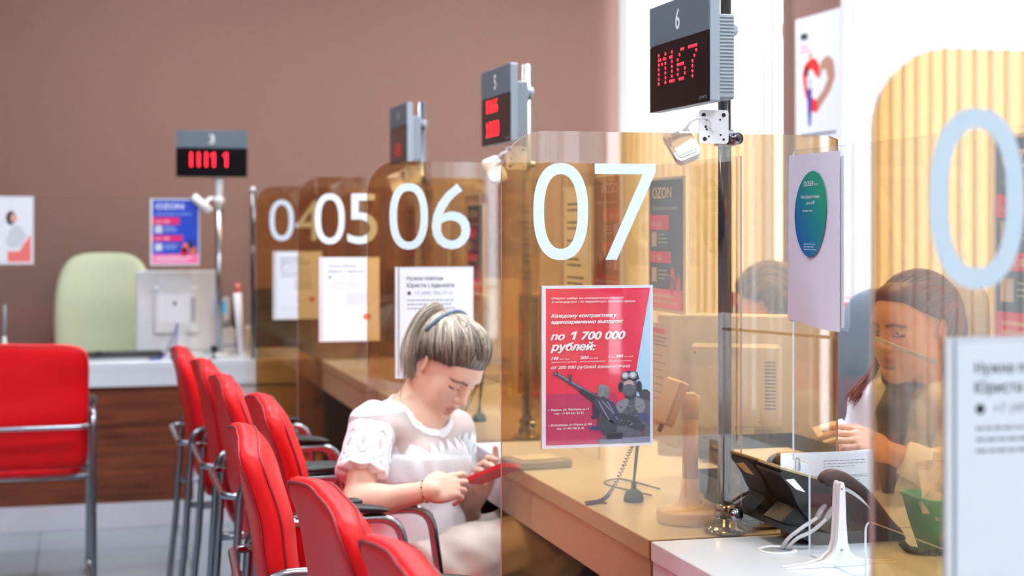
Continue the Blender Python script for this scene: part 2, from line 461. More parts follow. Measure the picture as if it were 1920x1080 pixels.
M['shade_panel'] = mat('shade_dark_board', (58, 34, 30), 0.5)  # board colour darkened for the shade under the desks

def desk(y0, y1, label, near=False):
    t = thing('counter_desk', (0, 0, 0), label, 'desk', 'white counter desks in the row')
    MB().box((XD0, y0, 0.712), (XD1, y1, 0.75), M['white_lam'], b=0.0015).build('worktop', t)
    MB().box((XD0+0.004, y0, 0.615), (XD0+0.024, y1, 0.7115), M['white_front']).build('apron', t)
    for yy in (y0, y1-0.025): MB().box((XD0+0.004, yy, 0), (XD1-0.02, yy+0.025, 0.6145), M['shade_panel']).build('side_panel', t)
    MB().box((XD0+0.34, y0+0.026, 0.02), (XD0+0.36, y1-0.026, 0.711), M['shade_panel']).build('modesty_panel', t)
    return t
names = {8: 'white counter desk nearest the camera with the black phone and green basket', 7: 'white counter desk seen behind the pane numbered 07, the woman sits at it',
         6: 'white counter desk behind the seated woman, beyond the pane numbered 06', 5: 'white counter desk at the far end of the row, beyond the pane numbered 05'}
desk(YP[8]+0.008, YP[7]-0.008, names[8]); desk(YP[7]+0.008, YP[6]-0.008, names[7]); desk(YP[6]+0.008, YP[5]-0.008, names[6]); desk(YP[5]+0.008, YP[4]-0.008, names[5])

DIG = {}
def digit_poly(ch):
    return None
def partition(n):
    Y = YP[n]
    nm = '%02d' % n
    t = thing('counter_partition', (XPL, Y, 0), {8: 'bronze tinted partition pane nearest the camera with a large blurred 0', 7: 'bronze tinted partition pane numbered 07 holding the red recruiting poster',
        6: 'bronze tinted partition pane numbered 06 behind the seated woman', 5: 'bronze tinted partition pane numbered 05', 4: 'bronze tinted partition pane numbered 04, farthest of the row'}[n], 'partition', 'bronze tinted partitions between counters')
    w_ = XPR-XPL; h0, h1 = 0.10, 1.545; r = 0.085
    poly = [(0, h0), (w_, h0), (w_, h1-0.008)] + [(w_-0.02, h1)] + arc(r, h1-r, r, 90, 180, 10)
    T = Matrix.Rotation(PI/2, 4, 'X')
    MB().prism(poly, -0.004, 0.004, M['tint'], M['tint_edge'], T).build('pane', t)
    for ch, x0, x1 in (('0', 0.062, 0.172), (str(n % 10), 0.185 if n == 7 else 0.183, 0.31 if n == 7 else 0.295)):
        nb_ = MB(); z0, z1 = 1.298, 1.484
        if ch == '0':
            a, c_ = (x0+x1)/2, (z0+z1)/2; rx, rz = (x1-x0)/2, (z1-z0)/2; s_ = 0.0215; n_ = 48
            sup = lambda an, rx, rz: (a+rx*math.copysign(abs(math.cos(an))**0.86, math.cos(an)), c_+rz*math.copysign(abs(math.sin(an))**0.86, math.sin(an)))
            vs = [(*sup(2*PI*i/n_, rx, rz), 0) for i in range(n_)] + [(*sup(2*PI*i/n_, rx-s_, rz-s_), 0) for i in range(n_)]
            # thin film with real thickness
            vs2 = [(x, y, 0.0046) for x, y, _ in vs]
            nb_.add(vs2, [(i, (i+1) % n_, n_+(i+1) % n_, n_+i) for i in range(n_)], M['numeral'], False, T)
        elif ch == '7':
            s_ = 0.0205
            p = [(x0, z1), (x1, z1), (x1, z1-s_*0.75), (x0+0.045, z0), (x0+0.022, z0), (x1-0.027, z1-s_), (x0, z1-s_)]
            nb_.flat(p, 0.0046, M['numeral'], T)
        else:
            vs, fs, wd = glyphs(ch, 0.0, 0.0); hh = max(v[1] for v in vs); lo = min(v[1] for v in vs)
            nb_.add([(x0+v[0]/wd*(x1-x0), z0+(v[1]-lo)/(hh-lo)*(z1-z0), 0.0046) for v in vs], fs, M['numeral'], False, T)
        nb_.build('numeral', t)
    return t
for n in (8, 7, 6, 5, 4): partition(n)

# posts with base flange, standing on the worktops against each partition
def post(n, top=1.83):
    Y = YP[n]
    x, y = 1.245, Y+0.04
    t = thing('steel_post', (x, y, 0.75), {7: 'chrome post with dark reflections painted in, right of the red recruiting poster', 6: 'chrome post on the desk just beyond the seated woman', 5: 'farthest chrome post of the row, under the display with unlit dots', 8: 'chrome post on the nearest desk edge'}[n], 'post', 'chrome posts holding partitions and displays')
    MB().lathe([(0.042, 0.0005), (0.042, 0.006), (0.034, 0.012), (0.026, 0.016), (0.024, 0.03), (0.014, 0.034)], M['chrome']).build('base_flange', t)
    MB().tube([(0, 0, 0.016), (0, 0, top-0.75)], 0.0135, M['pole'] if n == 7 else M['chair_steel'], 16).build('pole', t)  # near pole has its dark reflections in the colour, the others plain steel
    for z in (0.045, 0.785):
        cl = MB()
        cl.tube([(0, 0, z-0.012), (0, 0, z+0.012)], 0.021, M['chrome'], 20)
        cl.box((-0.008, -0.062, z-0.008), (0.008, -0.018, z+0.008), M['chrome'], b=0.002)
        cl.tube([(0, -0.066, z), (0, -0.046, z)], 0.012, M['chrome'], 16)
        cl.ball((0, -0.066, z), (0.006, 0.003, 0.006), M['black_plastic'])
        cl.build('clamp', t)
    return t
for n in (7, 6, 5): post(n)

# LED queue displays, 5x7 dots
FONT = {'M': ['10001','11011','10101','10001','10001','10001','10001'], '1': ['00100','01100','00100','00100','00100','00100','01110'], '6': ['00110','01000','10000','11110','10001','10001','01110'],
        '7': ['11111','00001','00010','00100','00100','00100','00100'], '0': ['01110','10001','10001','10001','10001','10001','01110'], '8': ['01110','10001','10001','01110','10001','10001','01110']}
def display(n, T, label, lines, number, brand=True):
    """case .33 x .22 x .045, local XY = face, faces +z"""
    loc = T.translation.copy()
    t = thing('queue_display', (0, 0, 0), label, 'display', 'red queue number displays'); t.matrix_world = T
    W_, H_ = 0.165, 0.11
    cs = MB(); cs.prism(rrect(-W_, -H_, W_, H_, 0.004), -0.02, 0.0, M['case_grey'])
    # back hump with ribs on the near side
    cs.prism(rrect(-W_+0.012, -H_+0.006, W_-0.006, H_-0.05, 0.006), -0.052, -0.018, M['case_grey'])
    for k in range(22):
        z = -H_+0.02+k*0.0068; cs.box((W_-0.0075, z, -0.05), (W_-0.003, z+0.0035, -0.004), M['grey_plastic'])
    cs.build('case', t)
    MB().box((-W_, H_-0.082, 0.0002), (W_, H_, 0.003), M['header_grey'], b=0.0008).build('header', t)
    MB().box((-W_, -H_, 0.0002), (W_, H_-0.083, 0.0025), M['black_gloss'], b=0.0008).build('screen', t)
    vs, fs, wd = glyphs(number, 0.03, 0.0); hh = max(v[1] for v in vs)
    nb_ = MB()
    for j, (dx, dy) in enumerate(((0, 0), (0.0013, 0), (-0.0013, 0), (0, 0.001), (0, -0.001))): nb_.add([((v[0]/wd-0.5)*0.022+dx, H_-0.061+(v[1]/hh)*0.040+dy, 0.0034+j*0.00004) for v in vs], fs, M['sign_white'])
    if brand:
        bd_ = MB(); bd_.text('Q·MATIC', W_-0.05, -H_+0.008, 0.006, M['grey_plastic'], z=0.003, width=0.042); bd_.build('brand_lettering', t)
    nb_.build('numeral', t)
    for (cx, cy, s_, chars, mm) in lines:
        ld = MB()
        for ci, (ch, ox) in enumerate(chars):
            if ch == '|':
                for r_ in range(7): ld.ball((cx+ox*s_, cy+(3-r_)*s_, 0.003), (s_*0.5, s_*0.62, 0.001), mm, 8)
                continue
            if ch == '/':
                for r_ in range(7): ld.ball((cx+ox*s_, cy+(3-r_)*s_, 0.003), (s_*0.5, s_*0.62, 0.001), mm, 8)
                ld.ball((cx+(ox-1)*s_, cy+2.2*s_, 0.003), (s_*0.6, s_*0.62, 0.001), mm, 8)
                continue
            for r_, row in enumerate(FONT[ch]):
                for c_, bit in enumerate(row):
                    if bit == '1': ld.ball((cx+(ox+c_)*s_, cy+(3-r_)*s_, 0.003), (s_*0.34, s_*0.34, 0.001), mm, 8)
        ld.build('led_dots', t)
    MB().box((-0.02, -0.03, -0.085), (0.02, 0.03, -0.0525), M['grey_plastic'], b=0.003).build('bracket', t)
    return t
def knob(parent, T): pass
ML = [(-0.002, 0.006-0.03, 0.0098, [('M', -11), ('1', -5.2), ('6', 0.2), ('7', 6.4)], M['led'])]
def side_T(n, z=1.712, x=1.165): return F_left(x, YP[n]+0.085, z)
display(6, side_T(7), 'grey and black queue display with white number 6 and red dots, largest in view', ML, '6')
display(5, side_T(6), 'grey and black queue display with white number 5 above the pane numbered 06', [(-0.02, 0.002, 0.0055, [('M', -14), ('1', -8), ('6', -2), ('6', 4)], M['led']), (-0.02, -0.065, 0.0065, [('1', -13), ('0', -7), ('0', -1), ('0', 5)], M['led'])], '5')
display(4, side_T(5), 'grey and black queue display numbered 4, narrow, its dots unlit', [(0, -0.06, 0.0065, [('0', -9), ('0', -2), ('0', 5)], M['led_dim'])], '4', False)
# hidden link from display to post: arm + knob as part of a small bracket thing
for n in (7, 6, 5):
    t = thing('display_arm', (1.245, YP[n]+0.04, 1.75), {7: 'grey knob joining the largest queue display to its post', 6: 'grey knob behind the middle queue display above the seated woman', 5: 'grey knob behind the queue display with unlit dots'}[n], 'bracket', 'display arms')
    MB().tube([(0, 0, -0.012), (0, 0, 0.014)], 0.019, M['grey_plastic'], 16).tube([(-0.0, -0.014, 0), (0, -0.04, 0)], 0.012, M['grey_plastic'], 14).box((-0.012, 0.0, -0.01), (0.0, 0.03, 0.01), M['grey_plastic']).build('knob', t)

# webcam on a perforated plate above each partition
def webcam(n, far=False):
    Y = YP[n]
    t = thing('webcam', (1.245, Y+0.04, 1.545), {7: 'white camera box and perforated mounting plate on top of the pane numbered 07', 6: 'white camera box under the middle queue display, above the seated woman', 5: 'farthest white camera box, under the queue display with unlit dots'}[n], 'camera', 'white cameras over the partitions')
    T = Matrix.Translation((-0.045, -0.052, 0.012)) @ Matrix.Rotation(math.radians(-8), 4, 'Z') @ Matrix.Rotation(PI/2, 4, 'X')
    pl = MB(); pl.prism(rrect(-0.03, -0.032, 0.03, 0.034, 0.007), -0.004, 0.0, M['white_plastic'], None, T)
    for x, y, r in ((-0.02, 0.024, 0.0042), (0.02, 0.024, 0.0042), (-0.018, -0.023, 0.0042), (-0.014, 0.015, 0.002), (0.013, 0.015, 0.002), (0.014, -0.015, 0.002), (-0.01, -0.018, 0.002), (0.02, -0.024, 0.0025), (-0.016, 0.001, 0.0026), (-0.014, -0.004, 0.002)):
        pl.prism([(x+r*math.cos(2*PI*i/14), y+r*math.sin(2*PI*i/14)) for i in range(14)], 0.0001, 0.0006, M['dark_rubber'], None, T)
    pl.build('mounting_plate', t)
    MB().prism([(0.008*math.cos(2*PI*i/18), 0.008*math.sin(2*PI*i/18)) for i in range(18)], 0.0002, 0.004, M['white_plastic'], None, T).build('hub', t)
    MB().box((-0.022, -0.05, -0.006), (-0.0, -0.036, 0.008), M['chrome'], b=0.002).tube([(-0.008, -0.043, 0.0), (0.0, -0.025, 0.0)], 0.008, M['chrome']).build('link', t)
    T2 = Matrix.Translation((-0.105, -0.03, -0.018)) @ Matrix.Rotation(math.radians(-20), 4, 'Z') @ Matrix.Rotation(math.radians(62), 4, 'X') @ Matrix.Rotation(math.radians(26), 4, 'Z')
    bd = MB(); bd.prism(rrect(-0.026, -0.042, 0.026, 0.036, 0.012), -0.012, 0.008, M['white_plastic'], None, T2)
    bd.prism(rrect(-0.021, -0.036, 0.021, 0.03, 0.009), 0.0082, 0.011, M['white_plastic'], None, T2)
    for k in range(9): bd.box((-0.016+k*0.0038, -0.033, 0.0111), (-0.0142+k*0.0038, -0.029, 0.0116), M['grey_plastic'], T2)
    bd.box((-0.012, 0.012, 0.0111), (0.004, 0.02, 0.0116), M['grey_plastic'], T2)
    bd.build('camera_body', t)
    MB().tube(spline([(-0.1, -0.03, 0.006), (-0.085, -0.045, 0.026), (-0.06, -0.05, 0.03), (-0.045, -0.048, 0.018)], 6), 0.0032, M['white_plastic'], 8).build('arm', t)
for n in (7, 6, 5): webcam(n)

# clear screens along the row, between customer and clerk
def screen(y_far, y_near, label, bracket_y=None):
    t = thing('clear_screen', (XS, y_far, 0.75), label, 'screen', 'clear acrylic screens along the counters')
    T = F_left(0, 0, 0)       # local x -> -Y
    Lw = y_far-y_near
    # outline with a stepped lower corner and a pass-through slot with rounded corner
    p = [(0, 0.19), (0.0, 0.757), (Lw, 0.757), (Lw, 0.002), (Lw-0.12, 0.002)] + [(Lw-0.12, 0.09)] + arc(0.31, 0.085, 0.02, 90, 180, 5) + [(0.29, 0.002), (0.07, 0.002), (0.07, 0.19)]
    p = [(0.012*(1-math.cos(a)), 0.745+0.012*math.sin(a)) for a in [PI/2*i/4 for i in range(5)]] + [(Lw, 0.757), (Lw, 0.002), (Lw-0.12, 0.002), (Lw-0.12, 0.105)] + [(0.31, 0.105)] + arc(0.31, 0.085, 0.02, 90, 180, 5)[1:] + [(0.29, 0.002), (0.07, 0.002), (0.07, 0.17), (0, 0.17)]
    MB().prism(p, -0.002, 0.002, M['clear'], M['clear_edge'], T).build('pane', t)
    return t
screen(2.80, 1.56, 'clear acrylic screen nearest the camera with the teal oval sheet taped on')
screen(4.27, 3.05, 'clear acrylic screen with the navy advert and the red headed notice')
screen(5.74, 4.52, 'clear acrylic screen on the desk beyond the seated woman')
screen(7.21, 5.99, 'clear acrylic screen on the farthest desk of the row')
# ================================================================== COUNTER 3 (across the far end)
t = thing('service_counter', (0, 7.43, 0), 'white topped counter with dark walnut front across the far end of the hall', 'counter')
MB().box((-2.3, 0, 0.712), (1.055, 0.70, 0.75), M['white_lam'], b=0.002).build('worktop', t)
MB().box((-2.3, 0.002, 0.640), (1.055, 0.025, 0.7115), M['white_lam']).build('apron', t)
MB().box((-2.3, 0.03, 0.112), (0.50, 0.05, 0.6395), M['dark_wood']).build('front_panel', t)
MB().box((-2.3, 0.025, 0.0), (0.50, 0.05, 0.1115), M['white_front']).build('plinth', t)
MB().box((0.502, 0.026, 0.0), (1.05, 0.68, 0.711), M['white_front']).build('pedestal', t)
MB().box((-2.3, 0.051, 0.0), (-2.27, 0.68, 0.711), M['white_front']).build('side_panel', t)
M['tan'] = mat('tan_emblem', (172, 126, 70), 0.5)
e = MB(F_front(-0.15, 0.0298, 0.38)); n_ = 40
e.add([(r*math.cos(2*PI*i/n_), r*math.sin(2*PI*i/n_), 0) for r in (0.135, 0.075) for i in range(n_)], [(i, (i+1) % n_, n_+(i+1) % n_, n_+i) for i in range(n_)], M['tan'])
e.flat([(0.03, 0.02), (0.15, 0.06), (0.17, 0.21), (0.10, 0.22), (0.09, 0.1), (0.03, 0.09)], 0.0008, M['tan'])
e.build('emblem', t)

t = thing('clear_screen', (0, 7.62, 0.75), 'clear acrylic screen standing on the far walnut counter', 'screen')
MB().prism([(-2.25, 0.002), (0.5, 0.002), (0.5, 0.752), (-2.25, 0.752)], -0.003, 0.003, M['clear'], M['clear_edge'], F_front(0, 0, 0)).build('pane', t)
t = thing('side_screen', (0.770, 7.45, 0.75), 'narrow tinted side screen with a dark post at the end of the far counter', 'screen')
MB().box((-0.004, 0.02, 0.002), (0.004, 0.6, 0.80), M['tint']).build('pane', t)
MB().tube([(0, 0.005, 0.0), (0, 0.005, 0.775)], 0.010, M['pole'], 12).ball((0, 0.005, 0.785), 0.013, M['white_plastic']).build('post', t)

p = at(411, 500, 7.68)
t = thing('steel_post', (p.x, 7.69, 0.75), 'white and grey post on the far walnut counter carrying the display numbered 3', 'post')
MB().lathe([(0.04, 0.0005), (0.04, 0.008), (0.018, 0.014)], M['white_plastic']).build('base_flange', t)
MB().tube([(0, 0, 0.012), (0, 0, 0.70)], 0.0165, M['chair_steel'], 14).build('pole', t)
MB().tube([(0, 0, 0.70), (0, 0, 0.845)], 0.018, M['white_plastic'], 14).ball((0, 0, 0.735), (0.027, 0.027, 0.03), M['white_plastic']).build('head', t)
display(3, Matrix.Translation((at(397, 288, 7.66).x, 7.655, 1.706)) @ Matrix.Rotation(math.radians(-3), 4, 'Z') @ Matrix.Rotation(PI/2, 4, 'X'), 'grey and black queue display with white number 3 above the far walnut counter',
    [(0.002, -0.028, 0.0094, [('|', -10.4), ('|', -6.7), ('|', -3.0), ('/', 0.8), ('/', 7.0)], M['led'])], '3', False)
t = thing('webcam', (at(376, 383, 7.6).x, 7.6, 1.47), 'white tube shaped camera angled on the post below the display numbered 3', 'camera')
MB().tube([(-0.035, 0, 0.033), (0.045, 0, -0.038)], 0.020, M['white_plastic'], 16).build('camera_body', t)
MB().tube(spline([(0.02, 0.02, 0.0), (0.05, 0.05, 0.025), (0.078, 0.09, 0.016)], 5), 0.009, M['white_plastic'], 10).build('arm', t)

# printed sheets ------------------------------------------------------
M['sheet'] = mat('sheet_paper', (238, 242, 251), 0.55)
M['holder'] = mat('holder_edge', (222, 228, 236), 0.3)
M['ozon_blue'] = mat('poster_blue', (22, 74, 205), 0.35)
M['ozon_navy'] = mat('poster_navy', (26, 52, 104), 0.3)
M['magenta'] = mat('poster_magenta', (235, 30, 110), 0.35)
M['pink'] = mat('poster_pink', (255, 120, 185), 0.35)
M['poster_red'] = mat('poster_red', (215, 28, 62), 0.3)
M['skinflat'] = mat('printed_skin', (225, 170, 150), 0.5)
M['hairflat'] = mat('printed_hair', (58, 44, 48), 0.5)
M['coral'] = mat('printed_coral', (248, 122, 118), 0.5)
M['pale_blue'] = mat('printed_pale_blue', (196, 226, 240), 0.4)
M['pale_grey'] = mat('printed_pale_grey', (214, 218, 228), 0.6)
M['orange_logo'] = mat('printed_orange', (224, 112, 66), 0.5)
rb = random.Random(3)
def bars(mb, x, y, w_, n, h, gap, m, z=0.0006, ragged=0.3):
    """unreadable small print: rows of short word strokes"""
    for r_ in range(n):
        cx = x; end = x+w_*(1-rb.random()*ragged)
        while cx < end:
            l = rb.uniform(0.004, 0.013)
            if cx+l > end: break
            mb.flat([(cx, y-r_*gap), (cx+l, y-r_*gap), (cx+l, y-r_*gap+h), (cx, y-r_*gap+h)], z, m); cx += l+0.0022
def rect(mb, x0, y0, x1, y1, z, m): mb.flat([(x0, y0), (x1, y0), (x1, y1), (x0, y1)], z, m)
def holder(T, label, name='info_sheet', cat='poster', group=None, w_=0.225, h_=0.311, dark=True):
    t = thing(name, (0, 0, 0), label, cat, group); t.matrix_world = T
    hb = MB(); hb.prism([(0, 0), (w_, 0), (w_, h_), (0, h_)], -0.0055, -0.0004, M['holder'], M['holder'])
    if dark: hb.box((0.0085, 0.0, -0.0003), (0.0115, h_, 0.0009), M['case_grey'])
    hb.box((0, 0, -0.0003), (0.008, h_, 0.0012), M['white_plastic']); hb.box((0.008, 0, -0.0003), (w_, 0.006, 0.0012), M['white_plastic'])
    hb.build('holder', t)
    return t
def lawyer_sheet(n, label):
    T = Matrix.Translation((0.849, YP[n]-0.0105, 0.938)) @ Matrix.Rotation(PI/2, 4, 'X')
    t = holder(T, label, group='legal aid sheets on the partitions')
    s_ = MB(Matrix.Translation((0.0125, 0.008, 0)))
    rect(s_, 0, 0, 0.21, 0.297, 0.0004, M['sheet'])
    z = 0.0007
    s_.text('Нужна помощь', 0.021, 0.266, 0.0115, M['ink'], z, width=0.105, bold=0.02)
    s_.text('Юриста | Адвоката', 0.021, 0.246, 0.0115, M['ink'], z, width=0.135, bold=0.02)
    s_.flat([(0.021+0.006+0.0055*math.cos(a*PI/6), 0.2295+0.0055*math.sin(a*PI/6)) for a in range(12)], z, M['ink'])
    s_.text('+7 (499) 704-17-15', 0.042, 0.225, 0.010, M['ink_grey'], z, width=0.11)
    bars(s_, 0.022, 0.208, 0.16, 3, 0.0032, 0.0115, M['ink_grey'], z)
    rect(s_, 0.085, 0.125, 0.165, 0.175, z, M['pale_grey'])
    bars(s_, 0.09, 0.085, 0.09, 3, 0.0028, 0.009, M['pale_grey'], z); bars(s_, 0.022, 0.045, 0.16, 3, 0.0028, 0.009, M['pale_grey'], z)
    s_.flat([(0.165+0.015*math.cos(a*PI/8)*(1+0.12*math.cos(3*a)), 0.083+0.013*math.sin(a*PI/8)) for a in range(16)], z, M['orange_logo'])
    s_.build('sheet', t)
lawyer_sheet(8, 'white legal aid sheet in a holder nearest the camera, cut off by the right border')
lawyer_sheet(6, 'white legal aid sheet in a holder right behind the seated woman')
lawyer_sheet(5, 'white legal aid sheet in a holder on the pane numbered 05')
lawyer_sheet(4, 'white legal aid sheet in a holder on the pane numbered 04, farthest away')

def ozon(T, label, bg, near=False):
    t = holder(T, label, 'advert_poster', 'poster', 'blue and magenta job adverts', dark=False)
    s_ = MB(Matrix.Translation((0.0095, 0.008, 0))); z = 0.0007
    rect(s_, 0, 0, 0.21, 0.297, 0.0004, bg)
    s_.text('OZON', 0.016, 0.255, 0.026, M['sign_white'], z, width=0.125, bold=0.03)
    s_.text('Приглашаем на работу', 0.016, 0.228, 0.008, M['pale_blue'], z, width=0.165, bold=0.01)
    rect(s_, 0, 0.182, 0.125, 0.216, z, M['magenta']); s_.text('от 130', 0.016, 0.19, 0.012, M['sign_white'], z+0.0003, width=0.06, bold=0.02)
    rect(s_, 0, 0.105, 0.14, 0.132, z, M['magenta']); s_.text('от 130', 0.016, 0.112, 0.012, M['sign_white'], z+0.0003, width=0.06, bold=0.02)
    for y in (0.143, 0.06): rect(s_, 0.012, y, 0.045, y+0.034, z, M['pale_grey']); bars(s_, 0.055, y+0.026, 0.07, 3, 0.003, 0.009, M['pale_blue'], z)
    rect(s_, 0, 0, 0.21, 0.045, z, M['pink'] if not near else M['magenta']); bars(s_, 0.016, 0.026, 0.18, 2, 0.006, 0.013, M['sign_white'], z+0.0003)
    for x, y, c in ((0.15, 0.075, M['coral']), (0.175, 0.09, M['ozon_navy']), (0.185, 0.06, M['orange_logo']), (0.145, 0.055, M['poster_red'])):
        s_.flat([(x+0.016*math.cos(a*PI/7), y+0.022*math.sin(a*PI/7)) for a in range(14)], z+0.0002, c)
    s_.build('sheet', t)
a = at(282, 498, 7.6)
ozon(Matrix.Translation((a.x, 7.612, a.z)) @ Matrix.Rotation(PI/2, 4, 'X'), 'bright blue and pink job advert on the clear screen of the far counter', M['ozon_blue'])
ozon(F_left(XS-0.0095, 3.575, 1.165), 'navy and magenta job advert behind the pane numbered 07', M['ozon_navy'])
ozon(F_left(XS-0.0095, 2.095, 1.185), 'navy and magenta job advert at the right border behind the nearest pane', M['ozon_navy'], True)
ozon(F_left(XS-0.0095, 4.74, 0.85), 'navy and magenta job advert low on the screen beyond the signature pad', M['ozon_navy'])
ozon(F_left(XS-0.0095, 5.42, 1.13), 'navy and magenta job advert high on the screen beyond the seated woman', M['ozon_navy'])
a = at(63, 496, 7.6)
t = holder(Matrix.Translation((a.x-0.225*1.35, 7.612, a.z)) @ Matrix.Rotation(PI/2, 4, 'X'), 'white advert with a dark haired figure over coral at the left border', 'advert_poster', w_=0.304, dark=False)
s_ = MB(); rect(s_, 0.009, 0.008, 0.296, 0.303, 0.0004, M['sheet'])
rect(s_, 0.19, 0.012, 0.292, 0.06, 0.0007, M['coral']); s_.flat([(0.24, 0.06), (0.292, 0.06), (0.292, 0.14)], 0.0007, M['coral'])
s_.flat([(0.18, 0.10), (0.20, 0.16), (0.225, 0.18), (0.25, 0.17), (0.275, 0.13), (0.25, 0.085), (0.2, 0.075)], 0.0009, M['pale_grey'])
s_.flat([(0.205+0.022*math.cos(a*PI/7), 0.212+0.032*math.sin(a*PI/7)) for a in range(14)], 0.0009, M['hairflat'])
s_.flat([(0.216+0.014*math.cos(a*PI/7), 0.212+0.022*math.sin(a*PI/7)) for a in range(14)], 0.0011, M['skinflat'])
bars(s_, 0.02, 0.26, 0.13, 5, 0.005, 0.02, M['ink_grey'], 0.0007)
s_.build('sheet', t)
t = holder(F_left(XS-0.0095, 4.262, 1.16), 'white notice seen through the tinted pane left of the navy advert', 'info_sheet', dark=False)
s_ = MB(); rect(s_, 0.008, 0.006, 0.218, 0.303, 0.0004, M['sheet'])
for k in range(5): bars(s_, 0.03, 0.26-k*0.05, 0.15, 2, 0.007, 0.016, M['ink'], 0.0007)
s_.build('sheet', t)

# monitor builder -------------------------------------------------------
M['mon'] = mat('monitor_back', (226, 224, 216), 0.45)
M['screen_off'] = mat('monitor_glass', (20, 24, 34), 0.15)
def monitor(x, y, rz, label, w_=0.41, h_=0.34, zb=0.80, m=None, base_z=0.75):
    """back of the monitor faces local -Y"""
    m = m or M['mon']
    t = thing('monitor', (x, y, base_z), label, 'monitor', None, rz)
    z0 = zb-base_z
    MB().box((-w_/2, -0.018, z0), (w_/2, 0.016, z0+h_), m, b=0.005).build('shell', t)
    MB().box((-w_/2+0.014, 0.0162, z0+0.016), (w_/2-0.014, 0.0175, z0+h_-0.014), M['screen_off']).build('display_panel', t)
    hb = MB().box((-w_*0.30, -0.050, z0+h_*0.22), (w_*0.22, -0.0185, z0+h_*0.80), m, b=0.008)
    for k in range(14): hb.box((w_*0.13, -0.0508, z0+h_*0.36+k*0.0085), (w_*0.19, -0.0499, z0+h_*0.36+k*0.0085+0.003), M['ink'])
    for q in (-0.27, 0.10): hb.ball((w_*q, -0.0502, z0+h_*(0.27 if q > 0 else 0.74)), (0.003, 0.001, 0.003), M['ink'], 8)
    hb.build('housing', t)
    MB().box((-0.03, -0.045, 0.0), (0.03, -0.019, z0+h_*0.3), m, b=0.004).build('neck', t)
    MB().prism(rrect(-0.11, -0.11, 0.11, 0.08, 0.03), 0.0, 0.012, m).build('base', t)
    return t
monitor(1.555, 3.60, math.radians(-30), 'cream backed monitor with side vents behind the pane numbered 07', 0.42, 0.35)
monitor(1.60, 5.15, math.radians(-20), 'cream backed monitor on the desk beyond the seated woman')
monitor(1.62, 6.65, math.radians(-20), 'cream backed monitor on the farthest desk of the row')
a = at(335, 655, 7.88)
t = monitor(a.x, 7.90, math.radians(3), 'white monitor with a sheet taped on its back on the far counter', 0.40, 0.385, 0.765, M['white_plastic'])
t['group'] = 'monitors'
MB().box((-0.10, -0.0525, 0.15), (0.05, -0.0512, 0.37), M['paper']).box((-0.03, -0.0532, 0.235), (-0.015, -0.0526, 0.25), M['ink']).build('taped_sheet', t)

# pen stands ------------------------------------------------------------
M['pen_teal'] = mat('pen_stand_teal', (58, 92, 116), 0.35); M['pen_blue'] = mat('pen_cord_blue', (44, 62, 168), 0.4)
def coil(mb, pts, R, r, turns, m, per=14):
    P = spline(pts, 20); n = len(P); out = []
    tot = turns*per
    for i in range(tot+1):
        s_ = i/tot*(n-1); k = min(int(s_), n-2); f = s_-k; p = P[k].lerp(P[k+1], f); d = (P[k+1]-P[k]).normalized()
        a = d.cross(Vector((0, 0, 1))); a = a.normalized() if a.length > 1e-3 else Vector((1, 0, 0)); b_ = d.cross(a)
        an = 2*PI*i/per; out.append(p+(a*math.cos(an)+b_*math.sin(an))*R)
    mb.tube(out, r, m, 6)
def pen_stand(x, y, label, cord=True, s_=1.0, mm=None):
    t = thing('pen_stand', (x, y, 0.75), label, 'pen holder', 'pens on desk stands')
    mm = mm or M['pen_teal']
    MB().lathe([(0.021, 0.0005), (0.023, 0.004), (0.022, 0.012), (0.018, 0.021), (0.010, 0.027), (0.006, 0.029), (0.006, 0.042), (0.004, 0.043)], mm, 24).build('base', t)
    MB().tube([(0, 0, 0.040), (0.010, -0.008, 0.165)], [0.0028, 0.0045], mm, 10).build('pen', t)
    if cord:
        c_ = MB(); coil(c_, [(0.012, -0.01, 0.165), (-0.01, 0.0, 0.11), (-0.045, 0.01, 0.03), (-0.075, 0.0, 0.006), (-0.12, -0.03, 0.006)], 0.0042, 0.0011, 46, M['pen_blue'])
        c_.tube(spline([(-0.12, -0.03, 0.003), (-0.10, 0.01, 0.003), (-0.07, -0.02, 0.003), (-0.085, 0.012, 0.003)], 6), 0.0022, M['pen_blue'], 6)
        c_.build('cord', t)
    return t
pen_stand(1.19, 3.37, 'teal domed pen stand with coiled blue cord under the red poster')
pen_stand(1.21, 4.88, 'dark domed pen stand right of the seated woman')
a = at(328, 655, 7.55); pen_stand(a.x, 7.53, 'blue pen stand in front of the white monitor on the far counter', True, 1, M['pen_blue'])

# small things on the far counter ---------------------------------------
a = at(425, 560, 7.75)
t = thing('card_terminal', (0.650, 7.78, 0.75), 'small white terminal with a teal screen beside the post numbered 3', 'terminal')
MB().box((-0.012, -0.01, 0.014), (0.012, 0.01, 0.17), M['white_plastic'], b=0.003).build('stem', t)
MB().box((-0.035, -0.05, 0), (0.035, 0.05, 0.014), M['white_plastic'], b=0.003).build('foot', t)
MB().box((-0.042, -0.024, 0.165), (0.042, -0.011, 0.275), M['white_plastic'], b=0.004).build('body', t)
M['teal_screen'] = mat('teal_screen', (70, 150, 190), 0.3, emit=(80, 165, 205), estr=0.35)
MB().box((-0.026, -0.0262, 0.20), (0.026, -0.0245, 0.255), M['teal_screen']).build('screen', t)
a = at(440, 630, 7.8)
t = thing('receipt_printer', (0.66, 8.0, 0.75), 'white printer with a dark slot at the right end of the far counter', 'printer')
MB().box((-0.10, -0.10, 0.0), (0.075, 0.10, 0.115), M['white_plastic'], b=0.008).build('body', t)
MB().box((-0.075, -0.09, 0.1155), (0.05, 0.05, 0.15), M['grey_plastic'], b=0.006).build('lid', t)
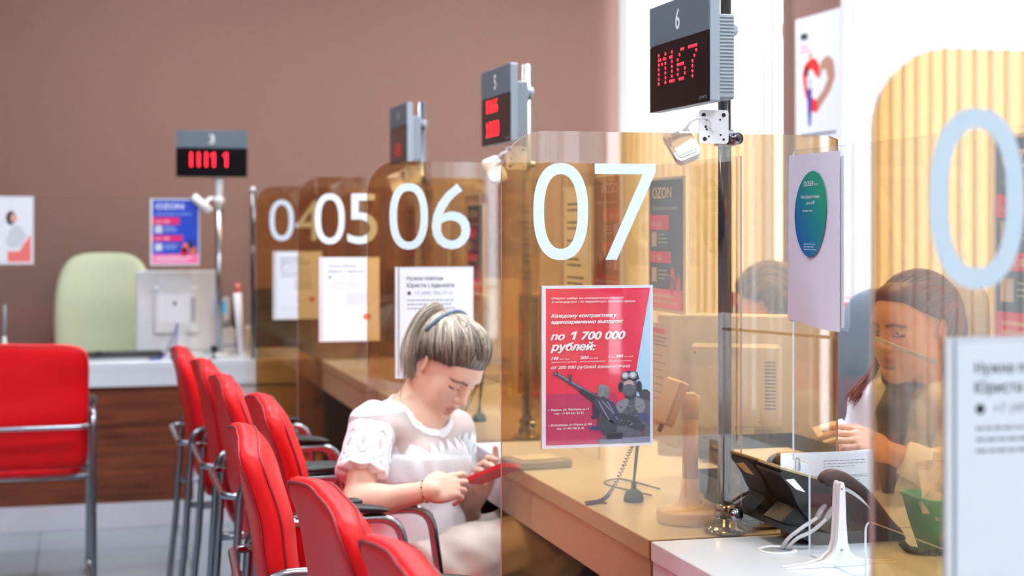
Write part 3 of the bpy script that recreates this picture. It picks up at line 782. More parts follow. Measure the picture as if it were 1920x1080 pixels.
MB().box((-0.10, -0.1012, 0.03), (0.075, -0.1002, 0.036), M['pen_blue']).build('stripe', t)
t = thing('keyboard', (at(230, 655, 7.75).x, 7.76, 0.7505), 'black keyboard lying on the far walnut counter', 'keyboard')
kb = MB(); kb.box((-0.21, -0.07, 0.0), (0.19, 0.07, 0.016), M['black_plastic'], b=0.003)
for r_ in range(5):
    for c_ in range(16): kb.box((-0.20+c_*0.024, -0.062+r_*0.025, 0.0162), (-0.18+c_*0.024, -0.042+r_*0.025, 0.022), M['dark_rubber'])
kb.build('keys', t)
t = thing('computer_mouse', (at(185, 650, 7.75).x, 7.70, 0.7505), 'black mouse lying left of the keyboard on the far counter', 'mouse')
MB().ball((0, 0, 0.016), (0.03, 0.05, 0.018), M['black_plastic']).build('body', t)
t = thing('web_camera', (at(399, 648, 7.6).x, 7.53, 0.75), 'tiny black camera on a foot at the edge of the far counter', 'camera')
MB().lathe([(0.016, 0), (0.016, 0.004), (0.004, 0.008), (0.004, 0.03)], M['dark_rubber'], 14).build('foot', t)
MB().ball((0, 0, 0.045), (0.019, 0.015, 0.018), M['black_plastic']).build('head', t)
a = at(8, 600, 7.55)
t = thing('sign_holder', (a.x, 7.54, 0.75), 'slim white cone shaped pen stand at the left border on the far counter', 'pen holder')
MB().lathe([(0.028, 0), (0.024, 0.02), (0.010, 0.10), (0.006, 0.12)], M['white_plastic'], 18).build('base', t)
MB().tube([(0, 0, 0.12), (0.002, 0, 0.26)], 0.006, M['grey_plastic'], 10).build('pen', t)
# dark object and rolled paper near the side screen
t = thing('paper_roll', (0.735, 7.62, 0.75), 'tall white paper roll standing at the right end of the far counter', 'paper')
MB().tube([(0.0, 0, 0), (-0.02, 0, 0.30)], [0.014, 0.02], M['paper'], 16).build('roll', t)
MB().tube([(-0.0195, 0, 0.301), (-0.019, 0, 0.345)], [0.015, 0.012], M['coral'], 14).build('cap', t)

# ================================================================== CHAIRS
def chair():
    t = thing('visitor_chair', (0, 0, 0), '', 'chair', 'red visitor chairs with steel frames')
    def cushion(name, cen, U, V, Nn, hu, hv, th, bend=None, n=22):
        mb = MB(); cen, U, V, Nn = map(Vector, (cen, U, V, Nn)); vs = []; fs = []
        def pt(a, b_, sd):
            # map the square to a rounded rectangle
            e = 10
            sc = 1.0/((abs(a)**e+abs(b_)**e)**(1/e)/max(abs(a), abs(b_), 1e-6)) if (a or b_) else 1
            aa, bb = a*sc, b_*sc
            fall = max(0.0, 1-max(abs(a), abs(b_))**7)**0.42
            puff = 1+0.22*math.cos(a*PI/2)*math.cos(b_*PI/2)
            p = cen+U*(aa*hu)+V*(bb*hv)+Nn*(sd*th*fall*puff)
            return p + (bend(aa, bb) if bend else Vector())
        for sd in (1, -1):
            for i in range(n+1):
                for j in range(n+1):
                    a = math.sin(PI/2*(2*i/n-1)); b_ = math.sin(PI/2*(2*j/n-1)); vs.append(pt(a, b_, sd))
        for k in range(2):
            o_ = k*(n+1)**2
            for i in range(n):
                for j in range(n):
                    q = [o_+i*(n+1)+j, o_+(i+1)*(n+1)+j, o_+(i+1)*(n+1)+j+1, o_+i*(n+1)+j+1]
                    fs.append(tuple(q if k == 0 else reversed(q)))
        mb.add(vs, fs, M['red'], True)
        o = mb.build(name, t)
        import bmesh
        bm = bmesh.new(); bm.from_mesh(o.data); bmesh.ops.remove_doubles(bm, verts=bm.verts, dist=0.0004); bmesh.ops.recalc_face_normals(bm, faces=bm.faces); bm.to_mesh(o.data); bm.free()
        for p_ in o.data.polygons: p_.use_smooth = True
        pp = MB(); rg = random.Random(5)
        for sgn in (-1, 1):
            q = []
            for k in range(72):
                an = 2*PI*k/72; c_, s__ = math.cos(an), math.sin(an); mx_ = max(abs(c_), abs(s__)); a, b_ = c_/mx_*0.965, s__/mx_*0.965
                q.append(pt(a, b_, sgn)+Nn*(sgn*rg.uniform(0, 0.0022)))
            pp.tube(q, 0.0028, M['piping'], 6, closed=True)
        pp.build('piping', o)
        return o
    def bb(a, b_):   # lean and lumbar curve: top rolls back
        return Vector((-0.035*b_ - 0.030*max(0, b_)**3 + 0.012*(1-a*a) + 0.0022*math.sin(9*b_+2.2*a), 0, 0.014*math.cos(a*PI/2)*max(0, b_) + 0.002*math.sin(7*a)))
    cushion('backrest', (-0.235, 0, 0.685), (0, 1, 0), (0, 0, 1), (1, 0, 0), 0.258, 0.235, 0.037, bb)
    cushion('seat', (0.02, 0, 0.455), (1, 0, 0), (0, 1, 0), (0, 0, 1), 0.235, 0.24, 0.034)
    st = M['chair_steel']
    for s_ in (-1, 1):
        y = 0.272*s_
        loop = [(-0.285, y, 0.30), (-0.262, y, 0.675), (0.085, y, 0.68), (0.18, y, 0.012), (-0.315, y, 0.012), (-0.285, y, 0.30)]
        pts = fillet(loop, 0.055, 6)[:-1]
        MB().tube(pts, 0.0115, st, 12, closed=True).build('side_frame', t)
        pd = MB()
        prof = [(0.05*math.cos(a)*0.5*s_*0.9, 0.014*math.sin(a)) for a in [2*PI*k/12 for k in range(12)]]
        n_ = 14; vs = []; fs = []
        for i in range(n_+1):
            x = -0.16+0.22*i/n_; zc = 0.697+0.008*math.sin(PI*i/n_); sc = max(0.05, (1-abs(2*i/n_-1)**5))**0.5
            for a in range(12): vs.append((x, y+0.024*sc*math.cos(2*PI*a/12), zc+0.011*sc*math.sin(2*PI*a/12)))
        for i in range(n_):
            for a in range(12): fs.append((i*12+a, i*12+(a+1) % 12, (i+1)*12+(a+1) % 12, (i+1)*12+a))
        fs += [tuple(range(12)), tuple(n_*12+a for a in reversed(range(12)))]
        pd.add(vs, fs, M['black_plastic'], True); pd.build('armrest', t)
        for x in (-0.26, 0.16): MB().tube([(x-0.02, y, 0.006), (x+0.02, y, 0.006)], 0.0125, M['dark_rubber'], 10).build('foot', t)
    MB().tube(fillet([(-0.262, -0.26, 0.625), (-0.305, -0.235, 0.625), (-0.305, 0.235, 0.625), (-0.262, 0.26, 0.625)], 0.03), 0.010, st, 12).build('back_bar', t)
    MB().tube([(0.12, -0.268, 0.415), (0.12, 0.268, 0.415)], 0.010, st, 10).tube([(-0.12, -0.268, 0.415), (-0.12, 0.268, 0.415)], 0.010, st, 10).tube([(-0.12, -0.268, 0.415), (-0.268, -0.27, 0.415)], 0.010, st, 10).tube([(-0.12, 0.268, 0.415), (-0.268, 0.27, 0.415)], 0.010, st, 10).tube([(0.12, -0.268, 0.415), (0.16, -0.27, 0.415)], 0.010, st, 10).tube([(0.12, 0.268, 0.415), (0.16, 0.27, 0.415)], 0.010, st, 10).build('seat_bars', t)
    return t
proto = chair()
spots = [(0.70, 2.07, 0, 'red visitor chair nearest the camera, only its back top at the bottom border'),
         (0.675, 2.64, 2, 'second nearest red visitor chair, its seam facing the seated woman'),
         (0.625, 3.43, -3, 'red visitor chair pushed back farther left than its neighbours, left of the woman'),
         (0.735, 4.075, 0, 'red visitor chair carrying the seated woman in white'),
         (0.685, 4.67, 0, 'red visitor chair right behind the seated woman, third from the far end of the row'),
         (0.67, 5.24, 0, 'red visitor chair second from the far end of the row'),
         (0.63, 5.81, 0, 'red visitor chair at the far end of the row, next to the walnut counter')]
for i, (x, y, r_, lb) in enumerate(spots):
    o = proto if i == 0 else copy_tree(proto)
    o.location = (x, y, 0); o.rotation_euler = (0, 0, math.radians(r_)); o['label'] = lb
o = copy_tree(proto); o.location = (-0.235, 6.40, 0); o.rotation_euler = (0, 0, PI/2+math.radians(2)); o['label'] = 'red visitor chair seen from behind at the left border, facing the walnut counter'

# clerk chairs
def clerk_chair(x, y, rz, m, label, top=1.2, w_=0.48, name='office_chair', zb=0.52):
    t = thing(name, (x, y, 0), label, 'office chair', None, rz)
    mb = MB(); n = 20; vs = []; fs = []
    hv = (top-zb)/2; zc = (top+zb)/2
    for sd in (1, -1):
        for i in range(n+1):
            for j in range(n+1):
                a = math.sin(PI/2*(2*i/n-1)); b_ = math.sin(PI/2*(2*j/n-1)); e = 4.0
                sc = 1.0/((abs(a)**e+abs(b_)**e)**(1/e)/max(abs(a), abs(b_), 1e-6)) if (a or b_) else 1
                aa, bb_ = a*sc, b_*sc; fall = max(0, 1-max(abs(a), abs(b_))**6)**0.45
                wd = w_/2*(1-0.10*max(0, bb_)**2-0.05*max(0, -bb_))
                vs.append((-0.26-0.05*bb_+0.05*(1-aa*aa)*-1+0.045*sd*fall, aa*wd, zc+bb_*hv))
    for k in range(2):
        o_ = k*(n+1)**2
        for i in range(n):
            for j in range(n):
                q = [o_+i*(n+1)+j, o_+(i+1)*(n+1)+j, o_+(i+1)*(n+1)+j+1, o_+i*(n+1)+j+1]
                fs.append(tuple(q if k == 0 else reversed(q)))
    mb.add(vs, fs, m, True); mb.build('backrest', t)
    MB().box((-0.22, -0.24, 0.42), (0.24, 0.24, 0.50), m, b=0.03).build('seat', t)
    MB().tube([(0, 0, 0.08), (0, 0, 0.42)], 0.028, M['black_plastic'], 14).build('gas_lift', t)
    MB().tube([(-0.12, 0, 0.40), (-0.28, 0, 0.42), (-0.33, 0, 0.62)], 0.02, M['black_plastic'], 10).build('back_support', t)
    for k in range(5):
        a = 2*PI*k/5; l = MB(); l.tube([(0.0, 0, 0.10), (0.28*math.cos(a), 0.28*math.sin(a), 0.065)], [0.024, 0.016], M['black_plastic'], 10)
        lo = l.build('leg', t); MB().ball((0.28*math.cos(a), 0.28*math.sin(a), 0.03), (0.026, 0.026, 0.029), M['dark_rubber'], 12).build('castor', lo)
    return t
M['greyblue'] = mat('grey_blue_fabric', (112, 128, 142), 0.6); M['greybeige'] = mat('grey_fabric', (176, 170, 172), 0.6); M['blackfab'] = mat('black_fabric', (26, 27, 32), 0.7)
clerk_chair(at(187, 560, 8.40).x, 8.36, -PI/2-0.08, M['cream'], 'pale green high backed office chair behind the far walnut counter', 1.225, 0.50)
clerk_chair(1.80, 3.62, PI+0.1, M['greybeige'], 'grey high backed office chair behind the dark haired clerk with the scarf', 1.24, 0.44)
clerk_chair(2.16, 4.74, PI-0.1, M['greyblue'], 'blue grey office chair carrying the clerk seen from behind', 1.16, 0.44)
clerk_chair(1.02, 8.55, -PI/2, M['blackfab'], 'black office chair behind the pane numbered 04', 1.02, 0.44)
# ================================================================== RED POSTER ON THE PANE NUMBERED 07
t = holder(Matrix.Translation((0.849, YP[7]-0.0105, 0.938)) @ Matrix.Rotation(PI/2, 4, 'X'), 'red recruiting poster with a soldier and machine gun, in the sharp centre of the picture', 'advert_poster', dark=False)
M['p_red'] = mat('poster_bright_red', (238, 38, 78), 0.25, coat=0.6); M['p_red2'] = mat('poster_dark_pink', (196, 40, 96), 0.25, coat=0.6)
M['p_sky'] = mat('poster_sky', (176, 222, 244), 0.25, coat=0.6)
C3 = {k: mat('printed_'+k, c, 0.3) for k, c in {'gun': (58, 62, 92), 'gun_light': (128, 136, 160), 'gun_dark': (34, 36, 58), 'drum': (120, 124, 128), 'uniform': (92, 98, 108), 'uniform_light': (136, 140, 146), 'uniform_dark': (58, 64, 78), 'mask': (96, 98, 110), 'goggle': (150, 160, 172), 'face': (188, 166, 160), 'glove': (70, 76, 130), 'sash': (150, 60, 80)}.items()}
p_ = MB(Matrix.Translation((0.0075, 0.0065, 0)))
KX, KY = 0.212/590, 0.299/880
def Q(cx, cy): return ((cx-300)*KX, (1000-cy)*KY)
def pl(pts, z, m): p_.flat([Q(*q) for q in pts], z, m)
pl([(300, 1000), (888, 1000), (888, 120), (300, 120)], 0.0004, M['p_red'])
pl([(300, 1000), (740, 1000), (700, 860), (720, 800), (690, 712), (300, 712)], 0.0006, M['p_red2'])
pl([(888, 125), (806, 610), (740, 1000), (888, 1000)], 0.0007, M['p_sky'])
# soldier: torso, arms, head, then the gun over them
z = 0.0009
pl([(640, 965), (560, 985), (700, 985), (888, 990), (888, 760), (850, 742), (810, 735), (775, 730), (745, 748), (705, 765), (680, 800), (650, 880)], z, C3['uniform'])
pl([(820, 700), (870, 700), (888, 715), (888, 770), (830, 745)], z+0.0001, C3['uniform_dark'])
pl([(700, 770), (745, 750), (772, 735), (760, 790), (725, 830), (690, 820)], z+0.0002, C3['uniform_light'])
pl([(805, 740), (850, 760), (862, 800), (835, 850), (800, 800)], z+0.0002, C3['uniform_light'])
pl([(720, 830), (790, 850), (860, 900), (850, 960), (760, 930), (700, 890)], z+0.0003, C3['uniform_dark'])
pl([(690, 900), (740, 905), (870, 950), (885, 985), (700, 985), (620, 960)], z+0.0004, C3['uniform'])
pl([(820, 835), (860, 828), (885, 850), (884, 900), (850, 890), (825, 865)], z+0.0005, C3['glove'])
rg = random.Random(11)
for k in range(70):
    x, y = rg.uniform(690, 872), rg.uniform(765, 975); 
    if x < 720 and y < 800: continue
    s_ = rg.uniform(5, 14); an = rg.uniform(-0.9, 0.9); dx, dy = math.cos(an)*s_, math.sin(an)*s_
    pl([(x-dx, y-dy), (x+dy*0.3, y-dx*0.3), (x+dx, y+dy), (x-dy*0.3, y+dx*0.3)], z+0.0006, C3[rg.choice(['uniform_light', 'uniform_dark', 'gun', 'uniform'])])
pl([(745, 745), (735, 700), (812, 690), (808, 740), (775, 760)], z+0.0006, C3['uniform_dark'])
def blob(cx, cy, rx, ry, zz, m, n=20): pl([(cx+rx*math.cos(2*PI*k/n), cy-ry*math.sin(2*PI*k/n)) for k in range(n)], zz, m)
blob(768, 672, 46, 64, z+0.0007, C3['mask']); blob(766, 664, 30, 20, z+0.0008, C3['face']); blob(766, 700, 34, 34, z+0.0009, C3['mask'])
blob(720, 684, 13, 30, z+0.0010, C3['gun_dark']); blob(824, 684, 17, 34, z+0.0010, C3['gun_dark'])
pl([(722, 640), (725, 606), (745, 594), (790, 592), (815, 602), (826, 640), (800, 650), (770, 640), (745, 650)], z+0.0010, C3['gun_dark'])
blob(746, 618, 21, 20, z+0.0011, C3['goggle']); blob(789, 616, 23, 21, z+0.0011, C3['goggle']); blob(744, 616, 14, 13, z+0.0012, M['pale_grey']); blob(788, 614, 15, 13, z+0.0012, M['pale_grey'])
# gun
pl([(360, 590), (595, 730), (580, 756), (350, 606)], z+0.0013, C3['gun']); pl([(362, 592), (590, 733), (586, 740), (358, 599)], z+0.0014, C3['gun_light'])
blob(356, 598, 12, 14, z+0.0015, C3['gun_dark']); blob(354, 597, 6, 8, z+0.0016, C3['gun_light'])
pl([(428, 642), (424, 604), (432, 604), (434, 618), (440, 602), (446, 606), (442, 652)], z+0.0015, C3['gun'])
pl([(480, 700), (500, 684), (600, 742), (660, 790), (650, 812), (560, 766), (545, 752)], z+0.0015, C3['gun_dark'])
pl([(586, 722), (594, 672), (606, 662), (648, 674), (658, 688), (650, 740), (618, 750)], z+0.0016, C3['drum']); pl([(592, 676), (606, 662), (648, 674), (654, 682), (612, 690)], z+0.0017, C3['uniform_light']); pl([(612, 690), (625, 692), (618, 748), (600, 740)], z+0.0017, C3['uniform_light'])
pl([(575, 742), (620, 730), (680, 770), (720, 850), (712, 905), (660, 880), (600, 820), (560, 800)], z+0.0018, C3['gun'])
pl([(600, 820), (640, 850), (700, 900), (690, 960), (620, 950), (585, 890)], z+0.0018, C3['uniform_dark'])
pl([(560, 780), (575, 775), (600, 830), (590, 850), (565, 862), (548, 846), (566, 836)], z+0.0019, C3['gun_dark'])
for a_, b_ in (((590, 760), (650, 870)), ((610, 760), (690, 850)), ((640, 765), (700, 870))): pl([a_, (a_[0]+6, a_[1]-4), (b_[0]+6, b_[1]-4), b_], z+0.0020, C3['gun_light'])
for k in range(6): pl([(540+k*9, 905+rg.uniform(-6, 6)), (548+k*9, 898), (556+k*9, 915), (546+k*9, 924)], z+0.0019, C3['glove'])
pl([(640, 948), (730, 940), (728, 975), (640, 978)], z+0.0021, C3['gun_dark']); pl([(838, 930), (850, 930), (850, 965), (838, 965)], z+0.0022, C3['sash'])
pl([(600, 975), (888, 968), (888, 1000), (600, 1000)], z+0.0012, C3['gun_light'])
def tx(s_, x, y, cap, w_, b_=0.062, sh=0.28, m=None):
    X, Y_ = Q(x, y); p_.text(s_, X, Y_, cap*KY, m or M['sign_white'], 0.0034, width=w_*KX, bold=b_, shear=sh)
tx('Открыт набор на контрактную службу', 332, 180, 13, 405, 0.01); tx('в легендарную 1-ю гвардейскую танковую армию', 332, 200, 13, 470, 0.01)
tx('Каждому контрактнику', 330, 282, 20, 366); tx('единовременно выплатят', 330, 317, 20, 403)
tx('по', 328, 408, 40, 75, 0.07); tx('700 000', 498, 408, 46, 245, 0.065); pl([(446, 408), (460, 408), (474, 361), (462, 361), (441, 371), (438, 382), (455, 377)], 0.0034, M['sign_white']); tx('рублей:', 328, 468, 44, 248, 0.07)
tx('195', 330, 520, 17, 42); tx('тыс. руб.', 376, 520, 9, 56, 0); tx('200', 488, 518, 17, 48); tx('тыс. руб.', 540, 518, 9, 52, 0); tx('1', 648, 514, 17, 10); tx('млн', 662, 514, 9, 22, 0); tx('305', 690, 513, 17, 44); tx('тыс. руб.', 738, 513, 9, 52, 0)
for x, w_, s_ in ((330, 140, 'федеральная выплата'), (488, 144, 'региональная выплата'), (648, 132, 'специальная выплата')): tx(s_, x, 536, 8, w_, 0)
tx('от 200 000 рублей ежемесячно', 328, 571, 18, 444, 0.025)
tx('г. Видное, ул. Лемешко, д. 15', 313, 806, 12, 226, 0.025, 0); tx('тел.: +7 495 541 22 22', 345, 827, 12, 164, 0.025, 0)
tx('г. Домодедово, ул. Южная, д. 20А', 313, 892, 12, 243, 0.025, 0); tx('тел.: +7 495 996 21 42', 358, 913, 12, 154, 0.025, 0)
p_.build('sheet', t)
cv = MB(); cv.box((-0.001, 0.0, 0.0046), (0.226, 0.311, 0.0056), M['clear']); cv.build('cover', t)

# ================================================================== TEAL OVAL SHEET ON THE NEAREST SCREEN
m, N, L, b = nodemat('teal_print'); M['teal_print'] = m
tc = N.new('ShaderNodeTexCoord'); sp = N.new('ShaderNodeSeparateXYZ'); L.new(tc.outputs['Object'], sp.inputs[0])
ad = N.new('ShaderNodeMath'); ad.operation = 'MULTIPLY_ADD'; ad.inputs[1].default_value = 1.2; L.new(sp.outputs['X'], ad.inputs[0]); L.new(sp.outputs['Y'], ad.inputs[2])
mr = N.new('ShaderNodeMapRange'); mr.inputs['From Min'].default_value = 0.22; mr.inputs['From Max'].default_value = 0.40; L.new(ad.outputs[0], mr.inputs[0])
cr = N.new('ShaderNodeValToRGB'); cr.color_ramp.elements[0].color = (*S((0, 102, 176)), 1); cr.color_ramp.elements[1].color = (*S((22, 158, 128)), 1)
L.new(mr.outputs[0], cr.inputs[0]); L.new(cr.outputs[0], b.inputs['Base Color']); b.inputs['Roughness'].default_value = 0.35
t = thing('info_sheet', (0, 0, 0), 'white sheet with a teal oval taped to the nearest clear screen', 'poster'); t.matrix_world = F_left(XS-0.0095, 2.797, 1.187)
M['lilac_paper'] = mat('lilac_white_paper', (216, 218, 236), 0.6)
s_ = MB(); n_ = 14; vs = []; fs = []
for i in range(n_+1):
    for j in range(n_+1):
        x, y = 0.212*i/n_, 0.31*j/n_
        vs.append((x, y-0.012*(1-j/n_)*math.sin(PI*x/0.4), 0.0012+0.0012*math.sin(9*x/0.212+2)*(1-j/n_)+0.0015*(abs(2*i/n_-1)**3)*(1-j/n_)))
for i in range(n_):
    for j in range(n_): q = i*(n_+1)+j; fs.append((q, q+n_+1, q+n_+2, q+1))
s_.add(vs, fs, M['lilac_paper'], True)
s_.box((-0.002, -0.004, -0.0018), (0.222, 0.300, -0.0010), M['holder'])
s_.build('sheet', t)
s_ = MB(); ov = []
for k in range(48):
    a = 2*PI*k/48; x, y = math.cos(a), math.sin(a)
    ov.append((0.098+0.066*x*(1+0.06*y)+0.006*y, 0.198+0.079*y+0.006*x*y))
s_.flat(ov, 0.0045, M['teal_print'])
z = 0.0048
s_.text('СБЕР', 0.085, 0.250, 0.0085, M['sign_white'], z, width=0.028, bold=0.02); s_.text('бизнес', 0.115, 0.250, 0.006, M['pale_blue'], z, width=0.018)
s_.add([(0.078+r*math.cos(2*PI*k/16), 0.254+r*math.sin(2*PI*k/16), z) for r in (0.0048, 0.0034) for k in range(16)], [(k, (k+1) % 16, 16+(k+1) % 16, 16+k) for k in range(16)], M['sign_white'])
s_.text('Регистрируйте Бизнес', 0.062, 0.227, 0.0065, M['sign_white'], z, width=0.076); s_.text('день за 0₽', 0.083, 0.216, 0.0065, M['sign_white'], z, width=0.034)
bars(s_, 0.068, 0.203, 0.06, 1, 0.002, 0.005, M['pale_blue'], z); bars(s_, 0.072, 0.142, 0.055, 3, 0.0015, 0.005, M['pale_blue'], z, 0.1)
s_.build('print', t)

# notice with red heading on the screen behind pane 07
t = thing('info_sheet', (0, 0, 0), 'white notice with a red heading under the navy advert behind the pane numbered 07', 'poster'); t.matrix_world = F_left(XS-0.0095, 3.575, 0.862)
s_ = MB(); rect(s_, 0, 0, 0.15, 0.275, 0.0004, M['lilac_paper']); rect(s_, 0.012, 0.252, 0.11, 0.264, 0.0006, M['poster_red'])
bars(s_, 0.015, 0.242, 0.12, 3, 0.0025, 0.009, M['ink'], 0.0006); bars(s_, 0.02, 0.20, 0.10, 7, 0.0022, 0.017, M['ink_grey'], 0.0006); bars(s_, 0.02, 0.06, 0.09, 3, 0.0025, 0.011, M['poster_red'], 0.0006)
s_.build('sheet', t)

# ================================================================== POSTER ON THE WINDOW PIER
T = F_left(XW-0.004, atx(1493, 40, XW-0.004).y, 1.28)
ph = atx(1493, 38, XW-0.004).z-1.28; pw = atx(1493, 40, XW-0.004).y-atx(1593, 12, XW-0.004).y
t = thing('wall_poster', (0, 0, 0), 'tall white poster with a red and tan heart on the brown window pier', 'poster'); t.matrix_world = T
s_ = MB(); rect(s_, 0, 0, pw, ph, 0.003, M['sheet']); s_.box((0, 0, 0), (pw, ph, 0.0028), M['paper'])
z = 0.0034
def PQ(cx, cy): return ((cx-1005)/290*pw, (1-(cy-75+(cx-1005)*0.20)/1245)*ph)
M['heart_red'] = mat('printed_heart_red', (240, 44, 44), 0.5); M['heart_tan'] = mat('printed_heart_tan', (196, 142, 122), 0.5); M['heart_blue'] = mat('printed_blue', (62, 60, 170), 0.5)
tan = [(1135,395),(1150,300),(1185,275),(1215,300),(1225,380),(1200,460),(1150,540),(1120,590),(1118,520),(1160,460),(1185,400),(1175,350),(1155,350),(1145,390)]
red1 = [(1092,290),(1120,290),(1142,330),(1135,395),(1118,380),(1098,345),(1078,360),(1068,400),(1070,440),(1050,430),(1045,370),(1060,320)]
red2 = [(1050,430),(1070,440),(1100,500),(1130,520),(1128,575),(1100,580),(1060,490)]
for pts, mm in ((tan, M['heart_tan']), (red1, M['heart_red']), (red2, M['heart_red']), ([(1072,450),(1098,450),(1096,560),(1092,655),(1080,655),(1074,560)], M['heart_blue']), ([(1056,340),(1075,330),(1080,380),(1062,395)], M['hairflat']), ([(1080,365),(1105,350),(1110,395),(1085,400)], M['sheet']), ([(1076,400),(1100,400),(1100,455),(1074,455)], M['pale_grey']), ([(1080,262),(1100,262),(1100,292),(1082,292)], M['skinflat'])):
    s_.flat([PQ(*q) for q in pts], z, mm); z += 0.0001
s_.flat([PQ(*q) for q in ((1035, 155), (1075, 150), (1075, 185), (1035, 190))], z, M['ink'])
x, y = PQ(1030, 235); bars(s_, x, y, 0.13, 2, 0.008, 0.022, M['coral'], z); x, y = PQ(1040, 720); bars(s_, x, y, 0.36, 1, 0.01, 0.02, M['ink'], z, 0.05)
x, y = PQ(1258, 130)
for k in range(16): rect(s_, x, y-0.03-k*0.034, x+0.02, y-0.014-k*0.034, z, M['ink_grey'])
s_.build('sheet', t)

# ================================================================== NEAR DESK
ZD = 0.75
# white T bracket carrying the nearest clear screen
t = thing('screen_foot', (XS+0.015, 2.64, ZD), 'white spread foot bracket holding the nearest clear screen on the desk', 'bracket')
half = [(0.0, 0.152), (0.003, 0.150), (0.0052, 0.142), (0.0075, 0.08), (0.0100, 0.045), (0.016, 0.026), (0.032, 0.012), (0.060, 0.0055), (0.108, 0.0015), (0.108, 0.0004)]
poly = half[::-1]+[(-x, y) for x, y in half[1:]]
MB(Matrix.Rotation(PI/2, 4, 'X')).prism(poly[::-1], -0.014, -0.0045, M['white_plastic']).build('wing', t)
MB(Matrix.Rotation(PI/2, 4, 'X')).prism(poly[::-1], 0.0045, 0.014, M['white_plastic']).build('wing', t)
MB().tube([(-0.002, -0.0142, 0.03), (-0.002, -0.0165, 0.03)], 0.002, M['grey_plastic'], 8).tube([(-0.002, -0.0142, 0.14), (-0.002, -0.0165, 0.14)], 0.002, M['grey_plastic'], 8).box((-0.0035, -0.0042, 0.003), (0.0035, 0.0042, 0.148), M['white_plastic']).build('screws', t)
# grommet and cables
g = atz(1457, 1032, ZD)
t = thing('cable_grommet', (g.x, g.y, ZD), 'white ring cable grommet set in the nearest white desk', 'cable grommet')
MB().lathe([(0.038, 0.0002), (0.038, 0.002), (0.035, 0.003), (0.031, 0.003), (0.029, 0.0008)], M['white_plastic'], 40).build('ring', t)
MB().lathe([(0.0285, 0.0002), (0.0285, 0.0009), (0.001, 0.0009)], M['grey_plastic'], 30).build('opening', t)
M['cable'] = mat('grey_cable', (182, 184, 188), 0.45); M['braid'] = mat('silver_braid', (168, 168, 174), 0.4, 0.6, bump=0.9, bscale=500)
for k, (p0, p1, p2, p3, lb) in enumerate((((1466, 1034), (1478, 1010), (1506, 988), (1530, 972), 'grey cable rising from the grommet, upper of the pair'), ((1474, 1034), (1494, 1010), (1522, 996), (1547, 975), 'grey cable rising from the grommet, lower of the pair'))):
    Yk = g.y-0.004*k
    P = [at(*p0, Yk), at(*p1, Yk-0.01), at(*p2, Yk-0.015), at(*p3, Yk-0.01), at(p3[0]+10, p3[1]-16, Yk+0.0), at(p3[0]+16, p3[1]-22, Yk+0.02)]
    P[0].z = ZD+0.0035
    c_ = MB(); sp_ = spline(P, 10); c_.tube(sp_[:32], 0.0038, M['cable'], 10); c_.tube(sp_[31:], 0.0056, M['braid'], 10)
    tag(c_.build('cable'), lb, 'cable', 'grey cables at the grommet')
# desk phone, side view: display end high at the left
Yp = 2.812
def pp(px, py, Y=Yp): a = at(px, py, Y); return (a.x, a.z)
t = thing('desk_phone', (0, 0, 0), 'black desk phone in front of the upright forms on the nearest white desk', 'telephone')
def zprism(mb, pts, y0, y1, m, ms=None):
    """pts are (x, z); extruded from y0 (near) to y1"""
    T = Matrix.Rotation(PI/2, 4, 'X')
    return mb.prism(pts, -y1, -y0, m, ms, T)
zprism(MB(), [pp(1452, 988), pp(1452, 978), pp(1470, 984), pp(1640, 1018), pp(1668, 1022), pp(1668, 1030), (pp(1640, 1030)[0], ZD+0.002), (pp(1530, 1030)[0], ZD+0.002)], Yp, Yp+0.115, M['black_plastic']).build('base_plate', t)
sp_ = [(v.x, v.z) for v in spline([Vector((x, 0, z)) for x, z in (pp(1464, 887), pp(1478, 884), pp(1545, 907), pp(1600, 928), pp(1650, 970), pp(1688, 1008), pp(1686, 1022), pp(1640, 1026), pp(1575, 1006), pp(1530, 985), pp(1500, 952), pp(1484, 918), pp(1466, 893))], 5)]
zprism(MB(), sp_, Yp+0.004, Yp+0.115, M['black_plastic']).build('body', t)
zprism(MB(), [pp(1472, 982), pp(1500, 955), pp(1520, 957), pp(1535, 975), pp(1540, 1002)], Yp+0.02, Yp+0.10, M['black_plastic']).build('support', t)
M['lcd'] = mat('olive_lcd', (186, 170, 120), 0.2)
db = MB(); T = Matrix(); p0, p1 = Vector((pp(1464, 884)[0], 0, pp(1464, 884)[1])), Vector((pp(1532, 903)[0], 0, pp(1532, 903)[1]))
d = (p1-p0); nrm = Vector((-d.z, 0, d.x)).normalized() 
if nrm.z < 0: nrm = -nrm
for off, m_, a_, b_, e_ in ((0.0, M['black_plastic'], -0.002, 0.118, 0), (0.004, M['lcd'], 0.004, 0.11, 1)):
    o1 = p0+nrm*off; o2 = p1+nrm*off; th = nrm*0.004
    vs = [(q.x, Yp+y_, q.z) for y_ in (a_, b_) for q in (o1, o2, o2+th, o1+th)]
    db.add(vs, [(0,1,2,3), (7,6,5,4), (0,4,5,1), (1,5,6,2), (2,6,7,3), (3,7,4,0)], m_)
lb_ = [(pp(1475, 900)[0], Yp+0.0035, pp(1475, 900)[1]), (pp(1490, 898)[0], Yp+0.0035, pp(1490, 898)[1]), (pp(1512, 924)[0], Yp+0.0035, pp(1512, 924)[1]), (pp(1494, 918)[0], Yp+0.0035, pp(1494, 918)[1])]
db.add(lb_, [(3, 2, 1, 0)], M['paper']); db.build('display', t)
hs = MB(); path = spline([at(1540, 909, Yp+0.018), at(1556, 898, Yp+0.018), at(1585, 900, Yp+0.018), at(1622, 926, Yp+0.018), at(1652, 964, Yp+0.018), at(1672, 996, Yp+0.018), at(1686, 1018, Yp+0.018)], 8)
